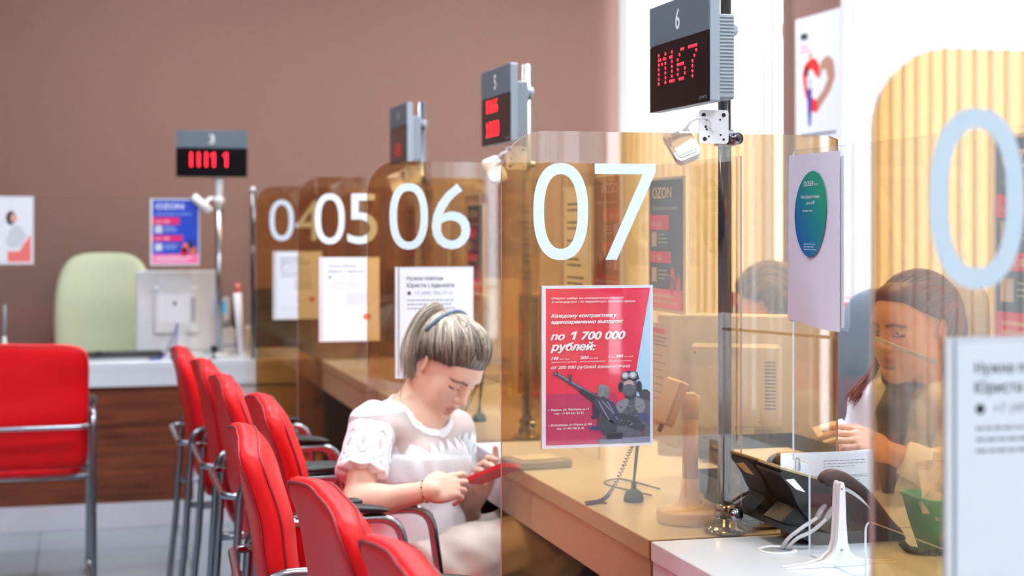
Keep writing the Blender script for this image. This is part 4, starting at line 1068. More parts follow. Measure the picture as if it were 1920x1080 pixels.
nn = len(path); rad = []
for i in range(nn):
    f = i/(nn-1); rad.append(0.0105+0.009*math.exp(-((f-0.16)/0.16)**2)+0.008*math.exp(-((f-0.9)/0.13)**2)-(0.004 if f in (0, 1) else 0))
rad[0] *= 0.45; rad[-1] *= 0.5
hs.tube(path, rad, M['black_plastic'], 18); hs.build('handset', t)
ccd = MB(); ccd.tube([at(1676, 1008, Yp+0.0), at(1692, 1019, 2.76)], 0.002, M['black_plastic'], 6)
coil(ccd, [at(1692, 1019, 2.76), atz(1705, 1030, ZD+0.0075), atz(1732, 1034, ZD+0.0075), atz(1766, 1035, ZD+0.0075), atz(1800, 1034, ZD+0.0075)], 0.0055, 0.0015, 30, M['black_plastic'])
ccd.build('coiled_cord', t)

ph2 = copy_tree(t); ph2.location = (-0.008, 0.222, 0); ph2['label'] = 'second black phone, seen through the tinted pane beside the darkened chrome post'
for c_ in list(ph2.children):
    if c_.name.startswith('coiled_cord'): bpy.data.objects.remove(c_)
t['group'] = ph2['group'] = 'black desk phones'

# upright stack of forms with a paper clip, leaning between the phone and the pane
t = thing('form_stack', (0, 0, 0), 'stack of white forms with a paper clip standing behind the black phone', 'papers')
x0, x1 = at(1464, 900, 2.925).x, at(1640, 900, 2.925).x; zt0, zt1 = at(1464, 850, 2.925).z, at(1640, 842, 2.925).z
for k in range(4):
    s_ = MB(); dx = 0.0015*k; y_ = 2.9315-0.0016*k
    zprism(s_, [(x0+0.0025*(3-k), ZD+0.001), (x1-dx, ZD+0.001), (x1-dx, zt1-0.001*k), (x0+0.0025*(3-k), zt0-0.0035*(3-k))], y_-0.0012, y_, M['sheet']); s_.build('paper_sheet', t)
F_ = F_front(x0, 2.9252, ZD)
s_ = MB(F_); w_ = x1-x0; hh = zt0-ZD
bars(s_, w_*0.45, hh*0.88, w_*0.52, 3, 0.0013, 0.006, M['ink_grey'], 0.0002, 0.4); bars(s_, w_*0.10, hh*0.66, w_*0.45, 4, 0.0012, 0.007, M['ink_grey'], 0.0002, 0.3); bars(s_, w_*0.62, hh*0.68, w_*0.33, 4, 0.0012, 0.008, M['ink_grey'], 0.0002, 0.4)
rect(s_, w_*0.10, hh*0.70, w_*0.97, hh*0.70+0.0006, 0.0002, M['ink_grey']); rect(s_, w_*0.58, hh*0.30, w_*0.58+0.0006, hh*0.70, 0.0002, M['ink_grey'])
s_.build('print', t)
s_ = MB(F_); q = 0.0; c_ = lambda x, y: (w_*0.16+x, hh*0.86+y, 0.001)
s_.tube([c_(*a) for a in ((0.006, 0.006), (0.006, -0.012), (0.004, -0.016), (0.001, -0.016), (-0.001, -0.012), (-0.001, 0.009), (0.001, 0.013), (0.005, 0.013), (0.0075, 0.009), (0.0085, -0.012))], 0.0006, M['chair_steel'], 6); s_.build('paper_clip', t)

# green basket with crumpled receipts
bx, by = 1.60, 2.72
t = thing('plastic_basket', (bx, by, ZD), 'green plastic basket with a slot handle, full of crumpled receipts', 'basket')
m, N, L, b = nodemat('green_marbled_plastic'); M['basket'] = m
tc = N.new('ShaderNodeTexCoord'); n = N.new('ShaderNodeTexNoise'); n.inputs['Scale'].default_value = 28; n.inputs['Detail'].default_value = 2; L.new(tc.outputs['Object'], n.inputs['Vector'])
cr = N.new('ShaderNodeValToRGB'); cr.color_ramp.interpolation = 'CONSTANT'; cr.color_ramp.elements[0].color = (*S((66, 186, 138)), 1); cr.color_ramp.elements[1].position = 0.66; cr.color_ramp.elements[1].color = (*S((206, 214, 190)), 1)
L.new(n.outputs['Fac'], cr.inputs[0]); L.new(cr.outputs[0], b.inputs['Base Color']); b.inputs['Roughness'].default_value = 0.4
def ring(hx, hy, z, r=0.02): return [(x, y, z) for x, y in rrect(-hx, -hy, hx, hy, r, 4)]
bk = MB(); lv = [(0.055, 0.045, 0.0), (0.068, 0.056, 0.05), (0.078, 0.066, 0.098), (0.081, 0.069, 0.100), (0.081, 0.069, 0.104), (0.075, 0.063, 0.104), (0.064, 0.052, 0.05), (0.051, 0.041, 0.004)]
rings = [ring(*l) for l in lv]; vs = [p for r_ in rings for p in r_]; n_ = len(rings[0]); fs = []
for i in range(len(lv)-1):
    for k in range(n_): fs.append((i*n_+k, i*n_+(k+1) % n_, (i+1)*n_+(k+1) % n_, (i+1)*n_+k))
fs += [tuple(reversed(range(n_))), tuple((len(lv)-1)*n_+k for k in range(n_))]
bk.add(vs, fs, M['basket'], True); bk.build('body', t)
hd = MB(Matrix.Translation((-0.005, -0.0655, 0.070)) @ Matrix.Rotation(math.radians(90-11), 4, 'X')); hd.prism(rrect(-0.024, -0.008, 0.024, 0.008, 0.0075), -0.001, 0.0005, M['lilac_paper']); hd.build('handle_slot', t)
def crumple(x, y, z, s_, label, seed, hk=1.0, pr=True):
    rg = random.Random(seed); n_ = 7; vs = []; fs = []
    rot = Euler((rg.uniform(1.0, 1.5), rg.uniform(-0.4, 0.4), rg.uniform(-0.7, 0.3))).to_matrix()
    for i in range(n_+1):
        for j in range(n_+1):
            p = Vector(((i/n_-0.5)*s_, (j/n_-0.5)*s_*hk, rg.uniform(-1, 1)*s_*0.085+0.35*s_*math.cos((i/n_-0.5)*3)*0.5))
            vs.append(rot @ p)
    for i in range(n_):
        for j in range(n_): q = i*(n_+1)+j; fs.append((q, q+n_+1, q+n_+2, q+1))
    mb = MB(); mb.add(vs, fs, M['receipt'], False)
    o = mb.build('crumpled_receipt'); o.location = (x, y, z); sm = o.modifiers.new('thick', 'SOLIDIFY'); sm.thickness = 0.0008
    tag(o, label, 'paper', 'crumpled receipts in the green basket'); return o
M['receipt'] = mat('receipt_paper', (232, 224, 222), 0.7)
for k, (dx, dy, dz, s_, hk, lb) in enumerate(((-0.035, -0.02, 0.115, 0.085, 1.2, 'large folded receipt sticking up at the left of the green basket'), (0.025, -0.01, 0.125, 0.075, 1.2, 'crumpled receipt standing at the right of the green basket'),
    (-0.005, 0.02, 0.12, 0.08, 1.3, 'crumpled receipt at the back of the green basket'), (0.04, 0.02, 0.105, 0.07, 1.0, 'crumpled receipt low at the right rear of the green basket'))):
    crumple(bx+dx, by+dy, ZD+dz, s_, lb, 21+k, hk)

# clear leaflet stand right of the basket
M['thin_clear'] = pane_mat('thin_clear_plastic', (0.985, 0.985, 0.985), refl=0.25)
a, c_ = Vector((1.60, 3.02)), Vector((1.40, 2.40)); d = (c_-a)
t = thing('leaflet_stand', (a.x, a.y, ZD), 'clear acrylic stand panel in front of the dark haired clerk', 'stand', None, math.atan2(d.y, d.x))
MB().box((0, -0.001, 0.001), (d.length*0.9, 0.001, 0.375), M['thin_clear']).build('panel', t)
MB().box((0, -0.003, 0.3752), (d.length*0.9, 0.003, 0.382), M['clear_edge']).build('top_edge', t)
MB().box((0, -0.06, 0.0005), (d.length*0.9, -0.0025, 0.004), M['thin_clear']).build('foot', t)

# ================================================================== ON THE DESK BEHIND THE PANE 07
t = thing('reader_stand', (1.222, 3.11, ZD), 'white gooseneck reader on a round base between the red poster and the chrome post', 'card reader')
M['cream_pl'] = mat('cream_plastic', (240, 238, 234), 0.4)
MB().lathe([(0.068, 0.0005), (0.070, 0.004), (0.070, 0.022), (0.066, 0.027), (0.040, 0.030), (0.026, 0.040), (0.020, 0.062), (0.018, 0.09)], M['cream_pl'], 40).build('base', t)
MB().tube([(0, 0, 0.085), (0, 0, 0.215)], 0.0165, M['cream_pl'], 20).tube([(0, 0, 0.215), (0, 0, 0.262)], 0.0195, M['cream_pl'], 20).build('column', t)
MB().box((-0.03, -0.011, 0.245), (0.011, 0.011, 0.268), M['cream_pl'], b=0.003).build('neck', t)
T = Matrix.Translation((-0.042, 0, 0.252)) @ Matrix.Rotation(math.radians(22), 4, 'Y') @ Matrix.Rotation(math.radians(20), 4, 'Z')
MB(T).box((-0.014, -0.026, -0.052), (0.012, 0.026, 0.045), M['cream_pl'], b=0.004).build('head', t)
MB(T).tube([(0.0, 0, -0.052), (-0.002, 0, -0.068)], 0.005, M['grey_plastic'], 8).box((0.0122, -0.012, -0.016), (0.024, 0.012, 0.008), M['cream_pl'], b=0.002).build('mount', t)
def wire(pts, r, label, m=None, name='cable', grp='thin black cables on the desks'):
    mb = MB(); mb.tube(spline(pts, 8), r, m or M['black_plastic'], 8); o = mb.build(name); tag(o, label, 'cable', grp); return o
zz = ZD+0.003
wire([Vector((1.222, 3.13, 0.95)), Vector((1.235, 3.16, 0.85)), Vector((1.262, 3.18, 0.78)), Vector((1.29, 3.2, zz)), Vector((1.36, 3.05, zz)), Vector((1.40, 3.0, zz))], 0.0018, 'thin black cable hanging beside the white reader column')
wire([Vector((1.25, 3.42, zz)), Vector((1.20, 3.60, zz)), Vector((1.26, 3.66, zz)), Vector((1.30, 3.5, zz))], 0.0018, 'thin black cable looped on the desk left of the monitor')
wire([Vector((1.225, 3.03, zz)), Vector((1.285, 3.035, zz+0.012)), Vector((1.29, 2.965, zz+0.01)), Vector((1.33, 2.985, zz)), Vector((1.45, 3.0, zz))], 0.003, 'thick black cable looped around the foot of the chrome post')
t = thing('signature_pad', (1.125, 3.93, ZD), 'grey signature pad lying on the desk beside the red phone', 'signature pad', None, 0.15)
MB().box((-0.075, -0.06, 0.0005), (0.075, 0.06, 0.022), M['grey_plastic'], b=0.004).build('body', t)
MB().box((-0.055, -0.04, 0.0222), (0.055, 0.045, 0.024), M['pale_grey']).build('pad', t)
t = thing('card_tray', (1.14, 5.15, ZD), 'grey box lying on the desk behind the pane numbered 06', 'box')
MB().box((-0.07, -0.06, 0.0005), (0.07, 0.06, 0.03), M['grey_plastic'], b=0.004).build('body', t)
# black letter tray and second phone behind the post
t = thing('letter_tray', (1.475, 3.31, ZD), 'black letter tray holding papers right of the chrome post', 'tray')
tb = MB()
for k in range(2):
    z0 = 0.012+0.075*k
    tb.box((-0.125, -0.12, z0), (0.125, 0.12, z0+0.004), M['black_plastic'])
    tb.box((-0.125, -0.12, z0+0.004), (-0.121, 0.12, z0+0.045), M['black_plastic']); tb.box((0.121, -0.12, z0+0.004), (0.125, 0.12, z0+0.045), M['black_plastic']); tb.box((-0.121, 0.116, z0+0.004), (0.121, 0.12, z0+0.045), M['black_plastic'])
for x in (-0.12, 0.12):
    for y in (-0.11, 0.11): tb.tube([(x, y, 0.0005), (x, y, 0.10)], 0.005, M['black_plastic'], 8)
tb.build('shelves', t)
MB().box((-0.11, -0.125, 0.092), (0.11, 0.11, 0.100), M['sheet']).box((-0.11, -0.123, 0.017), (0.11, 0.11, 0.026), M['receipt']).build('papers', t)
# far clutter
for i, (x, y, lb) in enumerate(((1.66, 4.02, 'stack of white papers on the desk between the monitor and the hand of the clerk'), (1.70, 4.85, 'stack of white papers on the desk beyond the seated woman'), (1.55, 6.2, 'stack of white papers on the farthest desk of the row'))):
    t = thing('paper_stack', (x, y, ZD), lb, 'papers', None, 0.2*i)
    for k in range(5): MB().box((-0.105+0.003*k, -0.148+0.004*(k % 2), 0.0006+0.007*k), (0.105+0.003*k, 0.148, 0.0062+0.007*k), M['sheet'] if k % 2 else M['lilac_paper']).build('sheet_bundle', t)
# low cabinet with binders along the window wall
t = thing('low_cabinet', (2.80, 5.9, 0), 'pale low cabinet under the far window behind the clerks', 'cabinet')
MB().box((-0.2, -0.75, 0.0), (0.2, 0.75, 0.78), M['white_front'], b=0.003).build('body', t)
for k in range(3):
    dr = MB().box((-0.212, -0.745+0.5*k, 0.04), (-0.2005, -0.255+0.5*k, 0.76), M['white_lam']).build('door', t)
    MB().box((-0.225, -0.29+0.5*k, 0.35), (-0.2125, -0.28+0.5*k, 0.47), M['chrome']).build('handle', dr)
cols = [M['poster_red'], M['paper'], M['case_grey'], M['ozon_navy'], M['orange_logo'], M['paper'], M['poster_red'], M['header_grey'], M['paper'], M['case_grey'], M['ozon_navy'], M['poster_red']]
cn = ['red', 'white', 'pale grey', 'navy', 'orange', 'white', 'red', 'dark grey', 'white', 'pale grey', 'navy', 'red']
for k in range(12):
    t = thing('ring_binder', (2.74, 5.25+0.082*k, 0.781), '%s ring binder on the low cabinet, number of neighbours to its left' % cn[k], 'binder', 'ring binders on the low cabinet')
    t['label'] = '%s ring binder on the low cabinet, %s' % (cn[k], ['nearest of the row', 'second nearest', 'third nearest, after the white one', 'fourth nearest', 'fifth nearest', 'sixth nearest, after the orange one', 'middle of the row, after a white one', 'fifth from the far end', 'fourth from the far end', 'third from the far end', 'second from the far end', 'farthest of the row'][k])
    MB().box((-0.13, -0.037, 0), (0.13, 0.037, 0.31), cols[k]).build('cover', t); MB().box((-0.1312, -0.02, 0.12), (-0.1302, 0.02, 0.25), M['paper']).build('spine_label', t)
# ================================================================== FIGURES: signed distance fields turned into one skin each
class Field:
    def __init__(s, lo, hi, res):
        s.lo = np.array(lo, float); s.res = res; s.n = np.ceil((np.array(hi)-s.lo)/res).astype(int)+1
        s.D = np.full(s.n, 1.0, np.float32)
    def block(s, blo, bhi):
        a = np.clip(np.floor((np.array(blo)-s.lo)/s.res).astype(int), 0, s.n); b = np.clip(np.ceil((np.array(bhi)-s.lo)/s.res).astype(int)+1, 0, s.n)
        if np.any(b <= a): return None
        ax = [s.lo[i]+s.res*np.arange(a[i], b[i]) for i in range(3)]
        X, Y, Z = np.meshgrid(*ax, indexing='ij', sparse=True)
        return (slice(a[0], b[0]), slice(a[1], b[1]), slice(a[2], b[2])), X, Y, Z
def smin(a, b, k):
    if k <= 0: return np.minimum(a, b)
    h = np.maximum(k-np.abs(a-b), 0)/k
    return np.minimum(a, b)-h*h*k*0.25
def apply(F, prim):
    kind = prim['t']; k = prim.get('k', 0.01); inf = prim.get('inf', 0.0)
    if kind == 'cap':
        a, b = np.array(prim['a'], float), np.array(prim['b'], float); ra, rb_ = prim['ra']+inf, prim['rb']+inf
        r = max(ra, rb_)+k+0.012; bl = F.block(np.minimum(a, b)-r, np.maximum(a, b)+r)
        if bl is None: return
        sl, X, Y, Z = bl; ba = b-a; L2 = max(float(ba @ ba), 1e-9)
        h = np.clip(((X-a[0])*ba[0]+(Y-a[1])*ba[1]+(Z-a[2])*ba[2])/L2, 0, 1)
        d = np.sqrt((X-a[0]-h*ba[0])**2+(Y-a[1]-h*ba[1])**2+(Z-a[2]-h*ba[2])**2)-(ra+(rb_-ra)*h)
    else:
        c = np.array(prim['c'], float); R = np.array(prim['r'], float)+inf; M3 = np.array(prim['m'], float)   # rows = local axes
        ext = np.sqrt(((M3*R[:, None])**2).sum(0))+k+0.012; bl = F.block(c-ext, c+ext)
        if bl is None: return
        sl, X, Y, Z = bl; dx, dy, dz = X-c[0], Y-c[1], Z-c[2]
        q = [M3[i, 0]*dx+M3[i, 1]*dy+M3[i, 2]*dz for i in range(3)]
        k0 = np.sqrt(sum((q[i]/R[i])**2 for i in range(3))); k1 = np.sqrt(sum((q[i]/R[i]**2)**2 for i in range(3)))
        d = np.where(k1 > 1e-9, k0*(k0-1)/np.maximum(k1, 1e-9), -R.min())
    V = F.D[sl]
    if prim.get('op') == 'sub': F.D[sl] = -smin(-V, d, k)
    else: F.D[sl] = smin(V, d, k)
def surface_nets(F, clip=None):
    D = F.D; n = D.shape; inside = D < 0
    nx, ny, nz = n[0]-1, n[1]-1, n[2]-1
    cnt = np.zeros((nx, ny, nz), np.int8); c8 = [(i, j, k) for i in (0, 1) for j in (0, 1) for k in (0, 1)]
    for i, j, k in c8: cnt += inside[i:i+nx, j:j+ny, k:k+nz]
    act = (cnt > 0) & (cnt < 8); idx = np.full((nx, ny, nz), -1, np.int64); I = np.argwhere(act); idx[act] = np.arange(len(I))
    P = np.zeros((len(I), 3)); W = np.zeros(len(I))
    for ax in range(3):
        for o1 in (0, 1):
            for o2 in (0, 1):
                off = [0, 0, 0]; oth = [q for q in range(3) if q != ax]; off[oth[0]] = o1; off[oth[1]] = o2; off2 = list(off); off2[ax] = 1
                a = D[tuple((I+off).T)]; b = D[tuple((I+off2).T)]; m_ = (a < 0) != (b < 0)
                t = np.where(m_, a/np.where(m_, a-b, 1), 0); p = np.array(off, float)[None, :].repeat(len(I), 0); p[:, ax] = t
                P += p*m_[:, None]; W += m_
    P = (I+P/np.maximum(W, 1)[:, None])*F.res+F.lo
    Q = []
    for ax in range(3):
        o1, o2 = [(1, 2), (2, 0), (0, 1)][ax]
        sl_a = [slice(1, n[q]-1) for q in range(3)]; sl_a[ax] = slice(0, n[ax]-1); sl_b = list(sl_a); sl_b[ax] = slice(1, n[ax])
        ia, ib = inside[tuple(sl_a)], inside[tuple(sl_b)]; E_ = np.argwhere(ia != ib); 
        if not len(E_): continue
        fl = ia[tuple(E_.T)]; E_ = E_+np.array([0 if q == ax else 1 for q in range(3)])
        def c(d1, d2):
            q = E_.copy(); q[:, o1] -= d1; q[:, o2] -= d2; return idx[tuple(q.T)]
        f = np.stack([c(1, 1), c(0, 1), c(0, 0), c(1, 0)], 1); f[~fl] = f[~fl][:, ::-1]; Q.append(f)
    return P, np.concatenate(Q) if Q else np.zeros((0, 4), int)
def build_sdf(name, prims, boxes, mats, parent=None, paint=None, base=None, post=None):
    """boxes: (lo, hi, res); boxes after the first are finer windows cut out of the coarse grid"""
    AV, AF = [], []; off = 0
    for bi, (lo, hi, res) in enumerate(boxes):
        pad = res*2 if bi else 0
        F = Field(np.array(lo)-pad, np.array(hi)+pad, res)
        if base: base(F)
        for p in prims: apply(F, p)
        if post: post(F)
        V, Q = surface_nets(F)
        if len(Q):
            C_ = V[Q].mean(1); keep = np.ones(len(Q), bool)
            if bi == 0:
                for lo2, hi2, _ in boxes[1:]: keep &= ~np.all((C_ > np.array(lo2)) & (C_ < np.array(hi2)), 1)
            else:
                keep &= np.all((C_ > np.array(lo)-res*1.2) & (C_ < np.array(hi)+res*1.2), 1)
                for lo2, hi2, _ in boxes[1:bi]: keep &= ~np.all((C_ > np.array(lo2)) & (C_ < np.array(hi2)), 1)
            Q = Q[keep]; used, inv = np.unique(Q, return_inverse=True); V = V[used]; Q = inv.reshape(-1, 4)
        AV.append(V); AF.append(Q+off); off += len(V)
    V = np.concatenate(AV); Q = np.concatenate(AF)
    me = bpy.data.meshes.new(name); me.vertices.add(len(V)); me.vertices.foreach_set('co', V.ravel())
    me.loops.add(len(Q)*4); me.loops.foreach_set('vertex_index', Q.ravel()); me.polygons.add(len(Q)); me.polygons.foreach_set('loop_start', np.arange(len(Q))*4)
    try: me.polygons.foreach_set('loop_total', np.full(len(Q), 4))
    except Exception: pass
    me.update(calc_edges=True); me.validate()
    for m_ in mats: me.materials.append(m_)
    me.polygons.foreach_set('use_smooth', [True]*len(me.polygons))
    if paint:
        col = paint(V); at_ = me.color_attributes.new('tone', 'FLOAT_COLOR', 'POINT'); at_.data.foreach_set('color', np.concatenate([col, np.ones((len(V), 1))], 1).astype(np.float32).ravel())
    o = bpy.data.objects.new(name, me); COL.objects.link(o)
    if parent is not None:
        o.parent = parent
    return o
def cap(a, b, ra, rb_=None, k=0.02, **kw): return dict(t='cap', a=tuple(a), b=tuple(b), ra=ra, rb=ra if rb_ is None else rb_, k=k, **kw)
def ell(c, r, m=None, k=0.02, **kw): return dict(t='ell', c=tuple(c), r=r, m=m if m is not None else np.eye(3), k=k, **kw)
def chain(pts, rs, k=0.02, **kw): return [cap(pts[i], pts[i+1], rs[i], rs[i+1], k, **kw) for i in range(len(pts)-1)]
def camvec(x, y, z):
    """camera axes (right, up, towards the camera) to world"""
    return Vector((CS*x - SN*z, -SN*x - CS*z, y))
class Head:
    """local axes: x right side of the person, y forward, z up"""
    def __init__(s, C, R, F_, sc=1.0):
        F_ = F_.normalized(); R = (R-F_*R.dot(F_)).normalized(); U = R.cross(F_).normalized()
        s.C, s.A, s.sc = Vector(C), (R, F_, U), sc; s.M = np.array([list(a) for a in s.A])
    def w(s, x, y, z): return s.C+(s.A[0]*x+s.A[1]*y+s.A[2]*z)*s.sc
    def local(s, V): return ((V-np.array(s.C)) @ s.M.T)/s.sc
    def e(s, c, r, k=0.01, rot=None, **kw):
        m = s.M
        if rot is not None: m = np.array(rot.to_matrix()).T @ s.M
        return ell(s.w(*c), tuple(q*s.sc for q in r), m, k, **kw)
    def c(s, a, b, ra, rb_=None, k=0.01, **kw): return cap(s.w(*a), s.w(*b), ra*s.sc, (rb_ if rb_ is not None else ra)*s.sc, k, **kw)
def head_prims(h, female=True, eyes_down=True):
    P = [h.e((0, -0.012, 0.032), (0.071, 0.092, 0.084)), h.e((0, 0.022, -0.022), (0.058, 0.072, 0.082), 0.03), h.e((0, 0.055, 0.045), (0.052, 0.040, 0.046), 0.03)]
    for s_ in (-1, 1):
        P += [h.c((s_*0.052, -0.004, -0.045), (s_*0.012, 0.068, -0.088), 0.017, 0.017, 0.03), h.e((s_*0.040, 0.056, -0.020), (0.022, 0.024, 0.020), 0.025),
              h.e((s_*0.034, 0.055, -0.050), (0.022, 0.024, 0.024), 0.03)]
    P += [h.e((0, 0.074, -0.090), (0.018, 0.016, 0.015), 0.02), h.c((-0.034, 0.078, 0.027), (0.034, 0.078, 0.027), 0.013, 0.013, 0.02), h.e((0, 0.074, -0.055), (0.028, 0.018, 0.024), 0.02)]
    for s_ in (-1, 1): P.append(h.e((s_*0.031, 0.100, 0.006), (0.019, 0.016, 0.0115), 0.014, op='sub'))
    P += [h.c((0, 0.086, 0.020), (0, 0.107, -0.020), 0.0065, 0.0085, 0.012), h.e((0, 0.108, -0.025), (0.0095, 0.0095, 0.0085), 0.008)]
    for s_ in (-1, 1):
        P += [h.e((s_*0.0105, 0.098, -0.029), (0.0070, 0.0095, 0.0068), 0.006), h.e((s_*0.0055, 0.1045, -0.0350), (0.0032, 0.0045, 0.0030), 0.003, op='sub')]
        if eyes_down:
            P += [h.e((s_*0.031, 0.0745, 0.006), (0.0155, 0.0150, 0.0115), 0.005), h.c((s_*0.018, 0.0885, 0.0000), (s_*0.044, 0.079, 0.0010), 0.0016, 0.0014, 0.003)]
        else:
            P += [h.e((s_*0.031, 0.0725, 0.006), (0.0160, 0.0125, 0.0115), 0.005)]
            for z1_, z2_ in ((0.0125, 0.0100), (-0.0025, 0.0005)): P += [h.c((s_*0.019, 0.0835, 0.0030), (s_*0.030, 0.0875, z1_), 0.0022, 0.0022, 0.003), h.c((s_*0.030, 0.0875, z1_), (s_*0.043, 0.0775, 0.0045), 0.0022, 0.0020, 0.003)]
    # lips
    P += [h.c((-0.021, 0.082, -0.0565), (-0.004, 0.0925, -0.0515), 0.0030, 0.0052, 0.005), h.c((0.021, 0.082, -0.0565), (0.004, 0.0925, -0.0515), 0.0030, 0.0052, 0.005),
          h.c((-0.018, 0.082, -0.0595), (0.0, 0.0905, -0.0625), 0.0035, 0.0062, 0.005), h.c((0.018, 0.082, -0.0595), (0.0, 0.0905, -0.0625), 0.0035, 0.0062, 0.005)]
    P.append(h.c((-0.020, 0.0905, -0.0580), (0.020, 0.0905, -0.0580), 0.0012, 0.0012, 0.003, op='sub')); P.append(h.c((-0.010, 0.0975, -0.0575), (0.010, 0.0975, -0.0575), 0.0014, 0.0014, 0.003, op='sub'))
    P.append(h.e((0, 0.088, -0.0745), (0.016, 0.006, 0.005), 0.008, op='sub'))
    # ears
    for s_ in (-1, 1):
        rot = Euler((math.radians(-12), math.radians(s_*8), math.radians(s_*-22)))
        P += [h.e((s_*0.0725, -0.010, -0.002), (0.0075, 0.0185, 0.0315), 0.006, rot), h.e((s_*0.0815, -0.007, 0.002), (0.0055, 0.0115, 0.0200), 0.004, rot, op='sub'), h.e((s_*0.072, 0.002, -0.004), (0.006, 0.005, 0.007), 0.004, rot), h.e((s_*0.0700, -0.002, -0.030), (0.006, 0.009, 0.009), 0.006)]
    return P
def hand_prims(wrist, palm_dir, normal, side, fingers, s_=1.0, thumb=None):
    """wrist point, palm_dir along the hand, normal out of the back of the hand, side = towards the thumb; fingers: 4 lists of 3 bend angles (index first)"""
    d = palm_dir.normalized(); nn = (normal-d*normal.dot(d)).normalized(); sd = (side-d*side.dot(d)-nn*side.dot(nn)).normalized()
    W = Vector(wrist); P = []; tips = []
    def L(a, b, c): return W+(d*a+sd*b+nn*c)*s_
    m3 = np.array([list(d), list(sd), list(nn)])
    P += [ell(L(0.045, 0.002, 0), (0.047*s_, 0.036*s_, 0.0145*s_), m3, 0.012), ell(L(0.030, 0.022, -0.006), (0.030*s_, 0.015*s_, 0.013*s_), m3, 0.015), ell(L(0.030, -0.022, -0.004), (0.034*s_, 0.013*s_, 0.012*s_), m3, 0.012)]
    base = [(0.083, 0.026), (0.087, 0.0085), (0.084, -0.009), (0.076, -0.025)]; lens = [(0.040, 0.025, 0.020), (0.045, 0.029, 0.021), (0.041, 0.027, 0.021), (0.032, 0.020, 0.019)]; rads = [0.0086, 0.0088, 0.0084, 0.0074]
    for f in range(4):
        bx_, by_ = base[f]; p = L(bx_, by_, 0.001); P.append(cap(L(0.05, by_*0.8, 0.003), p, 0.009*s_, rads[f]*1.08*s_, 0.008)); ang = 0; spread = (1.5-f)*0.05
        for q in range(3):
            ang += math.radians(fingers[f][q]); dir_ = (d*math.cos(ang)-nn*math.sin(ang)+sd*spread*math.cos(ang)).normalized()
            p2 = p+dir_*lens[f][q]*s_; r0 = rads[f]*(1-0.10*q)*s_; P.append(cap(p, p2, r0, r0*0.90, 0.0035)); p = p2
        tips.append(p)
    # thumb from the side of the palm near its base
    th = thumb or [(0.022, 0.030, -0.006), (0.050, 0.050, -0.016), (0.078, 0.052, -0.020), (0.100, 0.048, -0.022)]
    tp = [L(*q) for q in th]; P += [cap(tp[0], tp[1], 0.0135*s_, 0.0108*s_, 0.010), cap(tp[1], tp[2], 0.0105*s_, 0.0095*s_, 0.005), cap(tp[2], tp[3], 0.0095*s_, 0.0080*s_, 0.004)]
    tips.append(tp[3])
    return P, tips, (d, sd, nn)
# skin: smooth tone attribute carries lips, brows and blush (the colours of the person)
def skin_mat(name, c, c_lip, c_brow):
    m, N, L, b = nodemat(name)
    at_ = N.new('ShaderNodeAttribute'); at_.attribute_name = 'tone'; sp = N.new('ShaderNodeSeparateColor'); L.new(at_.outputs['Color'], sp.inputs[0])
    mx = N.new('ShaderNodeMix'); mx.data_type = 'RGBA'; mx.inputs[6].default_value = (*S(c), 1); mx.inputs[7].default_value = (*S(c_lip), 1); L.new(sp.outputs[0], mx.inputs[0])
    m2 = N.new('ShaderNodeMix'); m2.data_type = 'RGBA'; m2.inputs[7].default_value = (*S(c_brow), 1); L.new(sp.outputs[1], m2.inputs[0]); L.new(mx.outputs[2], m2.inputs[6])
    L.new(m2.outputs[2], b.inputs['Base Color']); b.inputs['Roughness'].default_value = 0.48
    b.inputs['Subsurface Weight'].default_value = 0.25; b.inputs['Subsurface Radius'].default_value = (0.9, 0.4, 0.25); b.inputs['Subsurface Scale'].default_value = 0.006
    n = N.new('ShaderNodeTexNoise'); n.inputs['Scale'].default_value = 260; tc = N.new('ShaderNodeTexCoord'); L.new(tc.outputs['Object'], n.inputs['Vector'])
    bp = N.new('ShaderNodeBump'); bp.inputs['Strength'].default_value = 0.12; bp.inputs['Distance'].default_value = 0.001; L.new(n.outputs['Fac'], bp.inputs['Height']); L.new(bp.outputs[0], b.inputs['Normal'])
    return m
def seg_d(Q, a, b):
    a, b = np.array(a), np.array(b); ba = b-a; h = np.clip((Q-a) @ ba/(ba @ ba), 0, 1); return np.linalg.norm(Q-a-h[:, None]*ba, axis=1)
